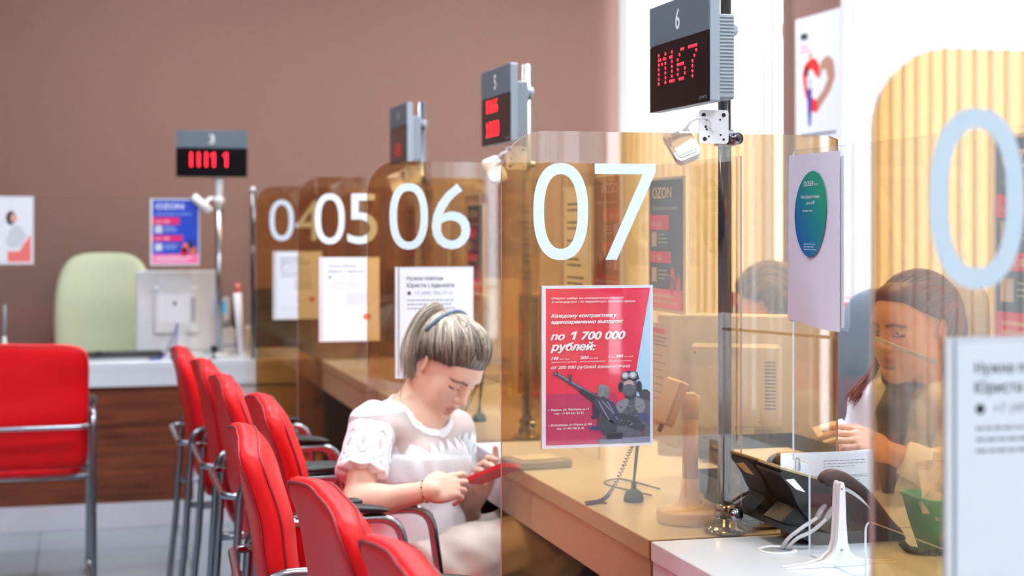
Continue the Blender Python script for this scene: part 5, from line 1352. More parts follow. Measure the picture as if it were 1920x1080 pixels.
def face_paint(h, tips=()):
    def f(V):
        Q = h.local(V); lip = np.zeros(len(V)); br = np.zeros(len(V)); near = np.linalg.norm(Q, axis=1) < 0.16
        q = Q[near]; sym = np.abs(q) * [1, 0, 0] + q * [0, 1, 1]
        d = np.minimum(seg_d(sym, (0.0, 0.095, -0.0525), (0.020, 0.085, -0.057)), seg_d(sym, (0.0, 0.094, -0.0625), (0.016, 0.087, -0.0595)))
        lip[near] = np.clip((0.0088-d)/0.003, 0, 1)*0.85
        d = seg_d(sym, (0.040, 0.070, -0.018), (0.036, 0.075, -0.025)); lip[near] = np.maximum(lip[near], np.clip((0.028-d)/0.028, 0, 1)*0.22)
        d = seg_d(sym, (0.075, -0.01, -0.0), (0.078, -0.01, 0.012)); lip[near] = np.maximum(lip[near], np.clip((0.026-d)/0.02, 0, 1)*0.25)
        d = seg_d(sym, (0.0, 0.112, -0.026), (0.008, 0.105, -0.028)); lip[near] = np.maximum(lip[near], np.clip((0.012-d)/0.010, 0, 1)*0.25)
        s2d = sym*[1, 0, 1]; d = np.minimum(seg_d(s2d, (0.012, 0, 0.0205), (0.032, 0, 0.0255)), seg_d(s2d, (0.032, 0, 0.0255), (0.049, 0, 0.0195)))
        br[near] = np.clip((0.0046-d)/0.0022, 0, 1)*0.85*(sym[:, 1] > 0.045)
        d = np.minimum(seg_d(sym, (0.019, 0.0885, -0.0020), (0.031, 0.0910, -0.0045)), seg_d(sym, (0.031, 0.0910, -0.0045), (0.045, 0.079, -0.0005)))
        br[near] = np.maximum(br[near], np.clip((0.0032-d)/0.0012, 0, 1)*1.0)
        d = np.minimum(seg_d(sym, (0.0, 0.097, -0.0578), (0.018, 0.0885, -0.0582)), 9); br[near] = np.maximum(br[near], np.clip((0.0024-d)/0.0015, 0, 1)*0.6)
        for t_ in tips: d = np.linalg.norm(V-np.array(t_), axis=1); lip = np.maximum(lip, np.clip((0.016-d)/0.012, 0, 1)*0.35)
        return np.stack([lip, br, np.zeros(len(V))], 1)
    return f
def hair_mat(name, c0, c1, c2):
    m, N, L, b = nodemat(name)
    oi = N.new('ShaderNodeAttribute'); oi.attribute_name = 'tone'; sp = N.new('ShaderNodeSeparateColor'); L.new(oi.outputs['Color'], sp.inputs[0])
    cr = N.new('ShaderNodeValToRGB'); e = cr.color_ramp.elements; e[0].color = (*S(c0), 1); e[1].color = (*S(c2), 1); x = e.new(0.5); x.color = (*S(c1), 1)
    L.new(sp.outputs[0], cr.inputs[0]); L.new(cr.outputs[0], b.inputs['Base Color']); b.inputs['Roughness'].default_value = 0.38; b.inputs['Specular IOR Level'].default_value = 0.45
    return m
def hair_locks(name, paths, r, m, parent, seed=1, seg=5, tone=lambda i, t: 0.5, flat=1.0, slope=0.0):
    rg = random.Random(seed); V = []; Fc = []; T_ = []
    for i, P in enumerate(paths):
        n = len(P); base = len(V); prev = None; tn = tone(i, 0)+rg.uniform(-0.3, 0.3); rr = r*rg.uniform(0.6, 1.3)
        for j, p in enumerate(P):
            t = (P[min(j+1, n-1)]-P[max(j-1, 0)]).normalized()
            a = t.orthogonal().normalized() if prev is None else (prev-t*prev.dot(t)).normalized()
            prev = a; b = t.cross(a); f = j/(n-1); q = rr*max(0.12, min(1, math.sin(PI*min(1, f*0.92+0.06))*1.5))
            for k in range(seg):
                an = 2*PI*k/seg; V.append(tuple(p+(a*math.cos(an)+b*math.sin(an)*flat)*q)); T_.append(min(1, max(0, tn+slope*(min(1, f*1.35)-0.62))))
        for j in range(n-1):
            for k in range(seg): Fc.append((base+j*seg+k, base+j*seg+(k+1) % seg, base+(j+1)*seg+(k+1) % seg, base+(j+1)*seg+k))
    me = bpy.data.meshes.new(name); me.from_pydata(V, [], Fc); me.materials.append(m); me.polygons.foreach_set('use_smooth', [True]*len(Fc))
    at_ = me.color_attributes.new('tone', 'FLOAT_COLOR', 'POINT'); at_.data.foreach_set('color', np.array([(t, t, t, 1) for t in T_], np.float32).ravel())
    o = bpy.data.objects.new(name, me); COL.objects.link(o); o.parent = parent; return o
def cloth(name, c, rough=0.8, bump=0.4, scale=35, sheen=0.2):
    return mat(name, c, rough, bump=bump, bscale=scale, sheen=sheen)
def folds(amp, freq, seed):
    """adds soft fold displacement to a field"""
    rs = np.random.RandomState(seed); K = rs.normal(size=(7, 3))*freq; ph = rs.uniform(0, 6.28, 7)
    def f(F):
        ax = [F.lo[i]+F.res*np.arange(F.n[i]) for i in range(3)]; X, Y, Z = np.meshgrid(*ax, indexing='ij', sparse=True); acc = 0
        for k in range(7): acc = acc+np.sin(K[k, 0]*X+K[k, 1]*Y+K[k, 2]*Z+ph[k])
        F.D += (amp*acc/7*2).astype(np.float32)
    return f
def bbox(pts, pad): a = np.array([list(p) for p in pts]); return a.min(0)-pad, a.max(0)+pad

# ------------------------------------------------------------------ THE SEATED WOMAN IN WHITE
wt = thing('person', (0.85, 4.05, 0), 'seated woman in a white lace blouse looking down at a red cased phone', 'person')
inv = wt.matrix_basis.inverted()
mpp = 4.05/3000
hR = camvec(-0.64, 0.20, 0.74); hF = camvec(0.60, -0.60, 0.53)
hc = at(830, 688, 4.10)
hd_ = Head(hc, hR, hF, 1.04)
neck0 = at(772, 772, 4.12); neck1 = hd_.w(0, -0.022, -0.055)
shR, shL = at(697, 798, 3.96), at(850, 806, 4.27)
elR, elL = at(668, 948, 3.83), at(856, 978, 4.30)
wrR, wrL = at(806, 920, 3.74), at(908, 912, 4.06)
chest = at(772, 850, 4.11); waist = at(778, 960, 4.12); pelv = at(785, 1050, 4.10)
hipR, hipL = at(800, 1068, 3.99), at(826, 1062, 4.20)
knR, knL = Vector((1.20, 3.96, 0.555)), Vector((1.24, 4.20, 0.555))
anR, anL = Vector((1.12, 3.93, 0.10)), Vector((1.17, 4.22, 0.10))
side = (shR-shL).normalized(); upv = (neck0-pelv).normalized(); fwd = upv.cross(side).normalized()
if fwd.x < 0: fwd = -fwd
TM = np.array([list(side), list(fwd), list(upv)])
W_torso = [ell(chest-fwd*0.005, (0.142, 0.098, 0.150), TM, 0.05), ell(waist-fwd*0.0, (0.118, 0.092, 0.13), TM, 0.06), ell(pelv, (0.155, 0.112, 0.10), TM, 0.05),
           ell(chest+fwd*0.068+side*0.062-upv*0.02, (0.056, 0.050, 0.056), TM, 0.03), ell(chest+fwd*0.068-side*0.062-upv*0.02, (0.056, 0.050, 0.056), TM, 0.03),
           cap(shR-side*0.015, neck0-upv*0.02, 0.044, 0.045, 0.05), cap(shL+side*0.015, neck0-upv*0.02, 0.044, 0.045, 0.05)]
W_neck = [cap(neck0-upv*0.02, neck1, 0.050, 0.048, 0.030), cap(neck0+fwd*0.02, hd_.w(0, 0.000, -0.055), 0.038, 0.036, 0.018)]
def arm(sh, el, wr, k=0.03, s_=1.0):
    m1 = sh.lerp(el, 0.45); m2 = el.lerp(wr, 0.28)
    return [cap(sh, m1, 0.043*s_, 0.040*s_, k), cap(m1, el, 0.040*s_, 0.034*s_, k), cap(el, m2, 0.034*s_, 0.035*s_, k), cap(m2, wr, 0.035*s_, 0.0235*s_, k)]
W_arms = arm(shR, elR, wrR)+arm(shL, elL, wrL)
W_legs = [cap(hipR, knR, 0.083, 0.058, 0.04), cap(hipL, knL, 0.083, 0.058, 0.04), cap(knR, anR, 0.054, 0.036, 0.03), cap(knL, anL, 0.054, 0.036, 0.03),
          cap(anR+Vector((0, 0, -0.055)), anR+Vector((0.15, -0.01, -0.07)), 0.032, 0.026, 0.02), cap(anL+Vector((0, 0, -0.055)), anL+Vector((0.15, 0.01, -0.07)), 0.032, 0.026, 0.02)]
# phone, screen turned up to her face
ph_c = at(922, 888, 3.86)
ph_L = (at(966, 868, 3.80)-at(878, 905, 3.93)).normalized()      # long axis
ph_N = (hd_.w(0, 0.09, 0.0)-ph_c).normalized(); ph_N = (ph_N+camvec(0.1, 0.75, 0.15)*0.9).normalized(); ph_N = (ph_N-ph_L*ph_N.dot(ph_L)).normalized()
ph_W = ph_N.cross(ph_L).normalized()
# right hand cradles the phone from below: palm along the wrist-to-phone line
d_R = (at(880, 906, 3.80)-wrR).normalized()
hR_P, tR, fR = hand_prims(wrR, d_R, camvec(-0.15, 0.35, 0.92), camvec(0.1, 0.95, -0.3), [(10, 22, 14), (18, 30, 18), (28, 36, 20), (36, 40, 20)], 0.98,
    thumb=[(0.022, 0.028, -0.006), (0.052, 0.040, -0.012), (0.080, 0.040, -0.026), (0.100, 0.034, -0.040)])
d_L = (at(894, 872, 4.0)-wrL).normalized()
hL_P, tL, fL = hand_prims(wrL, d_L, camvec(-0.45, -0.1, -0.9), camvec(0.6, 0.8, 0.1), [(30, 25, 15), (38, 30, 20), (45, 35, 20), (50, 35, 20)], 0.95,
    thumb=[(0.025, 0.028, -0.004), (0.052, 0.050, -0.004), (0.074, 0.064, -0.002), (0.094, 0.074, 0.002)])
body = W_torso+W_arms+W_legs+W_neck+[dict(p, k=min(p.get('k', 0.01), 0.02)) if i == 1 else p for i, p in enumerate(head_prims(hd_))]+hR_P+hL_P
allp = [shR, shL, elR, elL, wrR, wrL, pelv, knR, knL, hd_.w(0, 0, 0.12), anR, anL]
lo, hi = bbox(allp, 0.14); lo[2] = 0.0
M['skin1'] = skin_mat('skin_fair', (226, 182, 158), (204, 122, 112), (84, 60, 50))
hb = bbox([hd_.w(0, 0.03, 0.02)], 0.145); hb = (hb[0], hb[1], 0.0018)
hrb = bbox([wrR, wrR+d_R*0.16, ph_c], 0.07); hlb = bbox([wrL, wrL+d_L*0.13], 0.08)
hl0, hl1 = np.minimum(hrb[0], hlb[0]), np.maximum(hrb[1], hlb[1])
o = build_sdf('body', body, [(lo, hi, 0.006), hb, (hl0, hl1, 0.0026)], [M['skin1']], None, face_paint(hd_, tR+tL))
def adopt(o, root): o.parent = root; o.matrix_parent_inverse = root.matrix_basis.inverted(); return o
adopt(o, wt)
# nails
nl = MB(); M['nail'] = mat('nail', (226, 150, 150), 0.25)
for t_ in tR[1:4]+tL[4:5]: nl.ball(tuple(t_+camvec(0, 0.002, 0.0055)), (0.004, 0.003, 0.005), M['nail'], 10)
adopt(nl.build('nails'), wt)
# --- blouse: offset of the torso and upper arms, cut by planes
m, N, L, b = nodemat('white_lace'); M['lace'] = m
b.inputs['Base Color'].default_value = (*S((246, 247, 252)), 1); b.inputs['Roughness'].default_value = 0.75
tc = N.new('ShaderNodeTexCoord'); at_ = N.new('ShaderNodeAttribute'); at_.attribute_name = 'tone'; sp = N.new('ShaderNodeSeparateColor'); L.new(at_.outputs['Color'], sp.inputs[0])
n = N.new('ShaderNodeTexNoise'); n.inputs['Scale'].default_value = 38; n.inputs['Detail'].default_value = 3; L.new(tc.outputs['Object'], n.inputs['Vector'])
bp = N.new('ShaderNodeBump'); bp.inputs['Strength'].default_value = 0.5; bp.inputs['Distance'].default_value = 0.004; L.new(n.outputs['Fac'], bp.inputs['Height']); L.new(bp.outputs[0], b.inputs['Normal'])
L.new(sp.outputs[0], b.inputs['Alpha'])
sleeveR = shR.lerp(elR, 0.60); sleeveL = shL.lerp(elL, 0.52)
blouse = [dict(p, inf=0.009) for p in W_torso[:2]+W_torso[3:]]+[ell(pelv+upv*0.035, (0.150, 0.122, 0.085), TM, 0.05, inf=0.006), ell(waist+fwd*0.035-upv*0.045+side*0.02, (0.105, 0.085, 0.085), TM, 0.05)]
blouse += [cap(shR, sleeveR, 0.054, 0.066, 0.03), cap(shL, sleeveL, 0.054, 0.066, 0.03)]
def blouse_cut(F):
    folds(0.0035, 55, 3)(F)
    ax = [F.lo[i]+F.res*np.arange(F.n[i]) for i in range(3)]; X, Y, Z = np.meshgrid(*ax, indexing='ij', sparse=True)
    def plane(p, nrm, wob=0): return (X-p[0])*nrm[0]+(Y-p[1])*nrm[1]+(Z-p[2])*nrm[2]
    # hems: keep sleeve above its end, scalloped by angle around the arm
    for sh, se, el in ((shR, sleeveR, elR), (shL, sleeveL, elL)):
        ax_ = (se-sh).normalized(); a = ax_.orthogonal().normalized(); b_ = ax_.cross(a)
        u = plane(se, a); v = plane(se, b_); ang = np.arctan2(v, u); cutp = plane(se, ax_)-0.004-0.009*np.abs(np.sin(ang*4.0))
        mask = (plane(sh, ax_) > 0.03) & (np.sqrt(u*u+v*v) < 0.10)
        F.D[:] = np.where(mask, np.maximum(F.D, cutp), F.D)
    # scooped neckline
    c = neck0+fwd*0.032+upv*0.030; d = np.sqrt((plane(c, side)/1.22)**2+(plane(c, fwd)/1.0)**2+(plane(c, upv)*0.72)**2)-0.079
    F.D[:] = np.maximum(F.D, -d)
    # bottom hem, dropping at the front
    F.D[:] = np.maximum(F.D, -plane(pelv-upv*0.015, upv+fwd*0.25))
def blouse_paint(V):
    q = (V-np.array(chest)) @ TM.T; s_, f, u = q[:, 0], q[:, 1], q[:, 2]
    # sheer yoke above the lace points, opaque below; petals are scalloped points, sleeves have cut-out petals
    edge = 0.005+0.030*np.abs(np.sin(s_*95))
    yoke = u > edge
    a = np.where(yoke, 0.42, 1.0); nk = (V-np.array(neck0+fwd*0.032+upv*0.03)) @ TM.T
    dn = np.sqrt((nk[:, 0]/1.22)**2+nk[:, 1]**2+(nk[:, 2]*0.72)**2); a = np.where(dn < 0.094, 1.0, a)      # neck band
    # keep shoulders whiter
    a = np.where(yoke & (u > 0.12), 0.88, a)
    for sh, se in ((shR, sleeveR), (shL, sleeveL)):
        ax_ = np.array((se-sh).normalized()); L_ = (se-sh).length; r = V-np.array(sh); h = r @ ax_/L_; rad = np.linalg.norm(r-(h*L_)[:, None]*ax_, axis=1)
        e1 = np.array(Vector(ax_).orthogonal().normalized()); e2 = np.cross(ax_, e1); ang = np.arctan2(r @ e2, r @ e1)
        on = (h > 0.12) & (h < 1.2) & (rad < 0.085) & (rad > 0.04) & (np.abs((V-np.array(chest)) @ TM[0]) > 0.115)
        cell = ang*4.2/PI; fr = cell-np.floor(cell)-0.5; e_ = (fr/0.40)**2+((h-0.56)/0.30)**2
        hole = ((e_ > 0.62) & (e_ < 0.95)) | (e_ < 0.16); f2 = ang*9/PI; f2 = f2-np.floor(f2)-0.5; hole2 = (f2/0.28)**2+((h-0.93)/0.045)**2 < 1
        a = np.where(on, np.where(hole | hole2, 0.45, 1.0), a)
    return np.stack([a, a, a], 1)
lo2, hi2 = bbox([shR, shL, sleeveR, sleeveL, pelv-upv*0.05, neck0, chest+fwd*0.15], 0.11)
o = build_sdf('blouse', blouse, [(lo2, hi2, 0.0034)], [M['lace']], None, blouse_paint, post=blouse_cut); adopt(o, wt)
# neck band piping and the scalloped lace tier across the bust
M['white_cloth'] = cloth('white_cotton', (247, 248, 252), 0.8, 0.35, 60)
nb_ = MB(); c = neck0+fwd*0.032+upv*0.030
def torso_hit(dirv, c0=None, add=0.004):
    """march outwards from the torso axis until outside the blouse volume"""
    p0 = c0
    for i in range(220):
        p = p0+dirv*(0.02+i*0.001)
        d = 1.0
        for pr in blouse:
            if pr['t'] == 'cap':
                a = Vector(pr['a']); b_ = Vector(pr['b']); ba = b_-a; h = max(0, min(1, (p-a).dot(ba)/ba.length_squared)); dd = (p-a-ba*h).length-(pr['ra']+pr.get('inf', 0)+(pr['rb']-pr['ra'])*h)
            else:
                q = np.array(pr['m']) @ np.array(p-Vector(pr['c'])); R_ = np.array(pr['r'])+pr.get('inf', 0); k0 = np.linalg.norm(q/R_); k1 = np.linalg.norm(q/R_**2); dd = k0*(k0-1)/max(k1, 1e-9)
            kk = pr.get('k', 0.02); hh = max(kk-abs(d-dd), 0)/kk; d = min(d, dd)-hh*hh*kk*0.25
        if d > add: return p
    return p
tier = MB(); n_ = 64; vs = []; fs = []
for i in range(n_+1):
    an = math.radians(-100+200*i/n_); dv = (fwd*math.cos(an)+side*math.sin(an)).normalized()
    top = torso_hit(dv, chest-upv*0.005, 0.004); drop = 0.072+0.012*abs(math.sin(i*PI/5.0))
    bot = torso_hit(dv, chest-upv*(0.005+drop), 0.016)+fwd*0.002*math.sin(i*1.7)
    for j in range(6): vs.append(top.lerp(bot, j/5)+dv*0.006*math.sin(j/5*PI)*(0.6+0.4*math.sin(i*0.9)))
for i in range(n_):
    for j in range(5): q = i*6+j; fs.append((q, q+1, q+7, q+6))
tier.add(vs, fs, M['white_cloth'], True); o = adopt(tier.build('lace_tier'), wt); sm = o.modifiers.new('thick', 'SOLIDIFY'); sm.thickness = 0.0018
# trousers and shoes
M['beige_cloth'] = cloth('beige_trousers', (226, 216, 204), 0.8, 0.3, 30)
tr = [dict(p, inf=0.015) for p in W_legs[:4]]+[dict(W_torso[2], inf=0.008)]
def tr_cut(F):
    folds(0.0055, 42, 8)(F)
    ax = [F.lo[i]+F.res*np.arange(F.n[i]) for i in range(3)]; X, Y, Z = np.meshgrid(*ax, indexing='ij', sparse=True); F.D[:] = np.maximum(F.D, 0.13-Z+0*X+0*Y)
    dp = np.sqrt((X-pelv.x)**2+(Y-pelv.y)**2+(Z-pelv.z)**2); F.D[:] = np.where(dp < 0.17, np.maximum(F.D, (X-pelv.x)*upv.x+(Y-pelv.y)*upv.y+(Z-pelv.z)*upv.z-0.05), F.D)
lo3, hi3 = bbox([pelv, hipR, hipL, knR, knL, anR, anL], 0.17); lo3[2] = 0.1
adopt(build_sdf('trousers', tr, [(lo3, hi3, 0.006)], [M['beige_cloth']], None, post=tr_cut), wt)
M['shoe'] = mat('shoe_leather', (222, 214, 204), 0.5)
adopt(build_sdf('shoes', [dict(p, inf=0.007) for p in W_legs[4:]], [(np.minimum(np.array(anR), np.array(anL))-[0.1, 0.08, 0.1], np.maximum(np.array(anR), np.array(anL))+[0.25, 0.08, 0.03], 0.005)], [M['shoe']]), wt)
# hair: shell pulled back into a low tail, plus locks over it
M['hair1'] = hair_mat('ash_blonde_hair', (84, 72, 64), (158, 144, 128), (222, 210, 190))
tie = hd_.w(0.0, -0.078, 0.100)
def on_skull(th, ph, off):
    """th from the front over the top (0 = hairline), ph sideways"""
    x = math.sin(ph); y = math.cos(ph)*math.cos(th); z = math.cos(ph)*math.sin(th)
    return Vector((x*(0.075+off), -0.012+y*(0.097+off), 0.030+z*(0.090+off)))
def ZL(y): return np.interp(y, (-0.10, -0.05, -0.028, -0.012, 0.012, 0.05, 0.075, 0.10), (-0.075, -0.060, -0.030, 0.012, 0.030, 0.040, 0.056, 0.066))
def hair_cut(F):
    ax = [F.lo[i]+F.res*np.arange(F.n[i]) for i in range(3)]; X, Y, Z = np.meshgrid(*ax, indexing='ij', sparse=True)
    A = hd_.M; q = [(A[i, 0]*(X-hd_.C.x)+A[i, 1]*(Y-hd_.C.y)+A[i, 2]*(Z-hd_.C.z))/hd_.sc for i in range(3)]
    # face side of the hairline is cut away: below a line falling from the forehead to behind the ear
    e_ = q[2]-ZL(q[1]); F.D += (0.0075*(1-np.clip(e_/0.035, 0, 1))**1.5).astype(np.float32); F.D[:] = np.maximum(F.D, -e_*0.75)
P_h = [hd_.e((0, -0.012, 0.034), (0.081, 0.104, 0.098), 0.01), hd_.e((0, 0.046, 0.064), (0.060, 0.049, 0.042), 0.03), hd_.e((0, -0.06, 0.0), (0.060, 0.048, 0.072), 0.03)]
lo4, hi4 = bbox([hd_.w(0, 0, 0.02)], 0.15)
def ht_for(h, Z):
    def f(V):
        q = h.local(V); t = np.clip((q[:, 2]-Z(q[:, 1]))/0.075, 0, 1)*0.5+0.12*np.sin(q[:, 0]*420)*np.sin(q[:, 1]*300); return np.stack([t, t, t], 1)
    return f
adopt(build_sdf('hair_cap', P_h, [(lo4, hi4, 0.003)], [M['hair1']], None, ht_for(hd_, ZL), post=hair_cut), wt)
paths = []; rg = random.Random(4)
tl = hd_.local(np.array([list(tie)]))[0]
for i in range(1900):
    # roots lie on the hairline (forehead, temples, behind the ears, nape) and over the whole crown
    az = rg.uniform(-PI, PI); c0 = Vector((0, -0.012, 0.030)); dirh = Vector((math.sin(az), math.cos(az), 0))
    lo_, hi_ = -1.2, 1.4
    for _ in range(18):
        el = (lo_+hi_)/2; v = Vector((dirh.x*math.cos(el), dirh.y*math.cos(el), math.sin(el))); rr = 1/math.sqrt((v.x/0.079)**2+(v.y/0.102)**2+(v.z/0.095)**2); p = c0+v*rr
        if p.z < float(ZL(p.y)): lo_ = el
        else: hi_ = el
    el = hi_+(rg.uniform(-0.05, 0.05) if rg.random() < 0.6 else rg.uniform(0.05, 0.9)); v0 = Vector((dirh.x*math.cos(el), dirh.y*math.cos(el), math.sin(el)))
    P = []; off = rg.uniform(0.001, 0.0085); off0 = rg.uniform(-0.004, 0.001)
    pe = Vector(tl)+Vector((rg.uniform(-0.02, 0.02), rg.uniform(-0.01, 0.01), rg.uniform(-0.016, 0.016))); b_ = pe-c0
    for j in range(15):
        t = j/14; v = v0.slerp(b_.normalized(), t) if v0.angle(b_) > 1e-3 else v0
        oo = off0+(off-off0)*min(1, (t+ (0.25 if el > hi_+0.03 else 0))*4); rad = 1/math.sqrt((v.x/(0.0805+oo))**2+(v.y/(0.1045+oo))**2+(v.z/(0.100+oo))**2)
        rad += 0.030*max(0, v.y)*max(0, v.z+0.1)*math.sin(min(1, t*2.5)*PI/2)
        rad *= 1+0.03*math.sin(t*PI)+rg.uniform(-0.003, 0.003); rad = rad*(1-t**6)+b_.length*t**6
        P.append(hd_.w(*(c0+v*rad)))
    paths.append(P)
adopt(hair_locks('hair_strands', paths, 0.0015, M['hair1'], None, 5, 5, lambda i, t: 0.32+0.45*rg.random(), slope=0.9), wt)
# tail falling behind the neck
paths = []
for i in range(260):
    r0 = Vector((rg.uniform(-0.02, 0.02), rg.uniform(-0.016, 0.016), rg.uniform(-0.016, 0.016)))
    q = lambda px, py, Y: at(px, py, Y)+hd_.A[0]*r0.x+hd_.A[1]*r0.y+hd_.A[2]*r0.z
    P = [tie+r0*0.7, q(822, 583, 4.12), q(798, 594, 4.10), q(776, 626, 4.09), q(768, 664, 4.08), q(769+rg.uniform(-5, 5), 706+rg.uniform(-16, 8), 4.08)]
    paths.append(spline(P, 5))
adopt(hair_locks('hair_tail', paths, 0.0019, M['hair1'], None, 9, 5, lambda i, t: 0.5), wt)
# blue grey hair tie around the crown
hbm = MB(); P = []
for k in range(22):
    an = math.radians(-62+128*k/21); v = Vector((math.sin(an), -0.42, math.cos(an)*1.0)).normalized()
    rad = 1/math.sqrt((v.x/0.093)**2+(v.y/0.116)**2+(v.z/0.113)**2); P.append(hd_.w(*(Vector((0, -0.012, 0.030))+v*rad)))
M['hairband'] = mat('blue_grey_band', (86, 108, 132), 0.5)
hbm.tube(P, [0.003]+[0.006]*20+[0.003], M['hairband'], 8); adopt(hbm.build('hair_band'), wt)
hp = MB(); hp.tube([hd_.w(0.015, -0.005, 0.143), hd_.w(0.040, 0.012, 0.135)], 0.002, M['hairband'], 6); adopt(hp.build('hair_pin'), wt)
# jewellery
M['gold'] = mat('gold', (226, 182, 110), 0.25, 1.0)
bl_ = MB(); a_ = (wrR-elR).normalized(); cc = wrR-a_*0.012; e1 = a_.orthogonal().normalized(); e2 = a_.cross(e1); K = [cc+(e1*math.cos(2*PI*k/28)+e2*math.sin(2*PI*k/28))*0.0262 for k in range(28)]
bl_.tube(K, 0.0009, M['gold'], 6, closed=True)
for k in range(0, 28, 2): bl_.ball(tuple(K[k]), 0.0022, M['gold'] if k % 4 else M['dark_rubber'], 8)
adopt(bl_.build('bracelet'), wt)
nk_ = MB(); K = [hd_.w(0.045, -0.03, -0.10), neck0+side*0.052+upv*0.035+fwd*0.004, neck0+side*0.057+upv*0.012+fwd*0.026]
K = [k_+camvec(-0.004, 0.0, 0.010) for k_ in K]; nk_.tube(spline(K, 6), 0.0010, M['gold'], 6)
for k in range(3): nk_.ball(tuple(Vector(K[2]).lerp(K[1], k*0.25)), 0.0030, M['gold'], 8)
adopt(nk_.build('necklace'), wt)
# the phone is its own thing
pt = thing('smartphone', ph_c, 'red cased smartphone in the hands of the seated woman', 'phone')
T = Matrix((( *ph_L, 0), (*ph_W, 0), (*ph_N, 0), (0, 0, 0, 1))).transposed(); T = Matrix([[ph_L[i], ph_W[i], ph_N[i], 0] for i in range(3)]+[[0, 0, 0, 1]])
M['red_case'] = mat('red_silicone', (214, 12, 34), 0.4); M['dark_glass'] = mat('phone_glass', (70, 72, 92), 0.08, spec=0.8)
MB(T).prism(rrect(-0.073, -0.036, 0.073, 0.036, 0.011), -0.0055, 0.0045, M['red_case'], smooth=False).build('case', pt)
MB(T).prism(rrect(-0.069, -0.0325, 0.069, 0.0325, 0.009), 0.0047, 0.0055, M['dark_glass']).build('glass', pt)
# ------------------------------------------------------------------ CLERKS BEHIND THE DESKS
def clerk(root_xy, label, C, R, F_, joints, skin, cloth_m, sc=1.0, face=True, res=0.005, hands=None, eyes_down=True):
    t = thing('person', (root_xy[0], root_xy[1], 0), label, 'person')
    h = Head(C, R, F_, sc); J = joints
    side = (J['shR']-J['shL']).normalized(); up = (J['neck']-J['pelv']).normalized(); f = up.cross(side).normalized()
    if f.dot(F_) < 0: f = -f
    TM_ = np.array([list(side), list(f), list(up)]); mid = J['chest']
    torso = [ell(mid, (0.155, 0.105, 0.17), TM_, 0.05), ell(mid.lerp(J['pelv'], 0.55), (0.135, 0.105, 0.15), TM_, 0.06), ell(J['pelv'], (0.165, 0.12, 0.11), TM_, 0.05),
             cap(J['shR'], J['neck'], 0.050, 0.050, 0.05), cap(J['shL'], J['neck'], 0.050, 0.050, 0.05)]
    arms = arm(J['shR'], J['elR'], J['wrR'])+arm(J['shL'], J['elL'], J['wrL'])
    legs = [cap(J['pelv']+side*0.09, J['knR'], 0.085, 0.06, 0.04), cap(J['pelv']-side*0.09, J['knL'], 0.085, 0.06, 0.04), cap(J['knR'], J['anR'], 0.055, 0.038, 0.03), cap(J['knL'], J['anL'], 0.055, 0.038, 0.03)]
    neck = [cap(J['neck']-up*0.02, h.w(0, -0.02, -0.05), 0.053, 0.052, 0.03), cap(J['neck']+f*0.02, h.w(0, 0.012, -0.058), 0.038, 0.040, 0.03)]
    hp = []; tips = []
    for hh in (hands or []): q = hand_prims(**hh); hp += q[0]; tips += q[1]
    pts = [J[k] for k in J]+[h.w(0, 0, 0.12)]; lo, hi = bbox(pts, 0.15); lo[2] = 0.0
    boxes = [(lo, hi, 0.007), (*bbox([h.w(0, 0.03, 0.02)], 0.145), 0.0024)]
    if hp:
        hl, hh_ = bbox([Vector(x['wrist']) for x in hands]+tips, 0.045); hl = np.minimum(hl, hh_); boxes.append((hl, hh_, 0.0032))
        # keep the two fine windows apart
    o = build_sdf('body', torso+neck+arms+legs+head_prims(h, True, eyes_down)+hp, boxes, [skin], None, face_paint(h, tips)); adopt(o, t)
    shirt = [dict(p, inf=0.010) for p in torso+arms]
    wr = [(J['elR'], J['wrR']), (J['elL'], J['wrL'])]
    def cut(F):
        folds(0.004, 45, 12)(F)
        ax = [F.lo[i]+F.res*np.arange(F.n[i]) for i in range(3)]; X, Y, Z = np.meshgrid(*ax, indexing='ij', sparse=True)
        def pln(p, nrm): return (X-p[0])*nrm[0]+(Y-p[1])*nrm[1]+(Z-p[2])*nrm[2]
        for e_, w_ in wr:
            a = (w_-e_).normalized(); c = w_-a*0.03; d = np.sqrt(np.maximum((X-c.x)**2+(Y-c.y)**2+(Z-c.z)**2, 0)); F.D[:] = np.where(d < 0.09, np.maximum(F.D, pln(c, a)), F.D)
        c = J['neck']+f*0.035+up*0.055; d = np.sqrt(pln(c, side)**2+pln(c, f)**2+(pln(c, up)*0.7)**2)-0.070; F.D[:] = np.maximum(F.D, -d)
    adopt(build_sdf('shirt', shirt, [(lo, hi, res)], [cloth_m], None, post=cut), t)
    M['navy_cloth'] = M.get('navy_cloth') or cloth('dark_trousers', (34, 36, 46))
    adopt(build_sdf('trousers', [dict(p, inf=0.013) for p in legs]+[dict(torso[2], inf=0.012)], [(lo, hi, 0.008)], [M['navy_cloth']]), t)
    return t, h, side, f, up
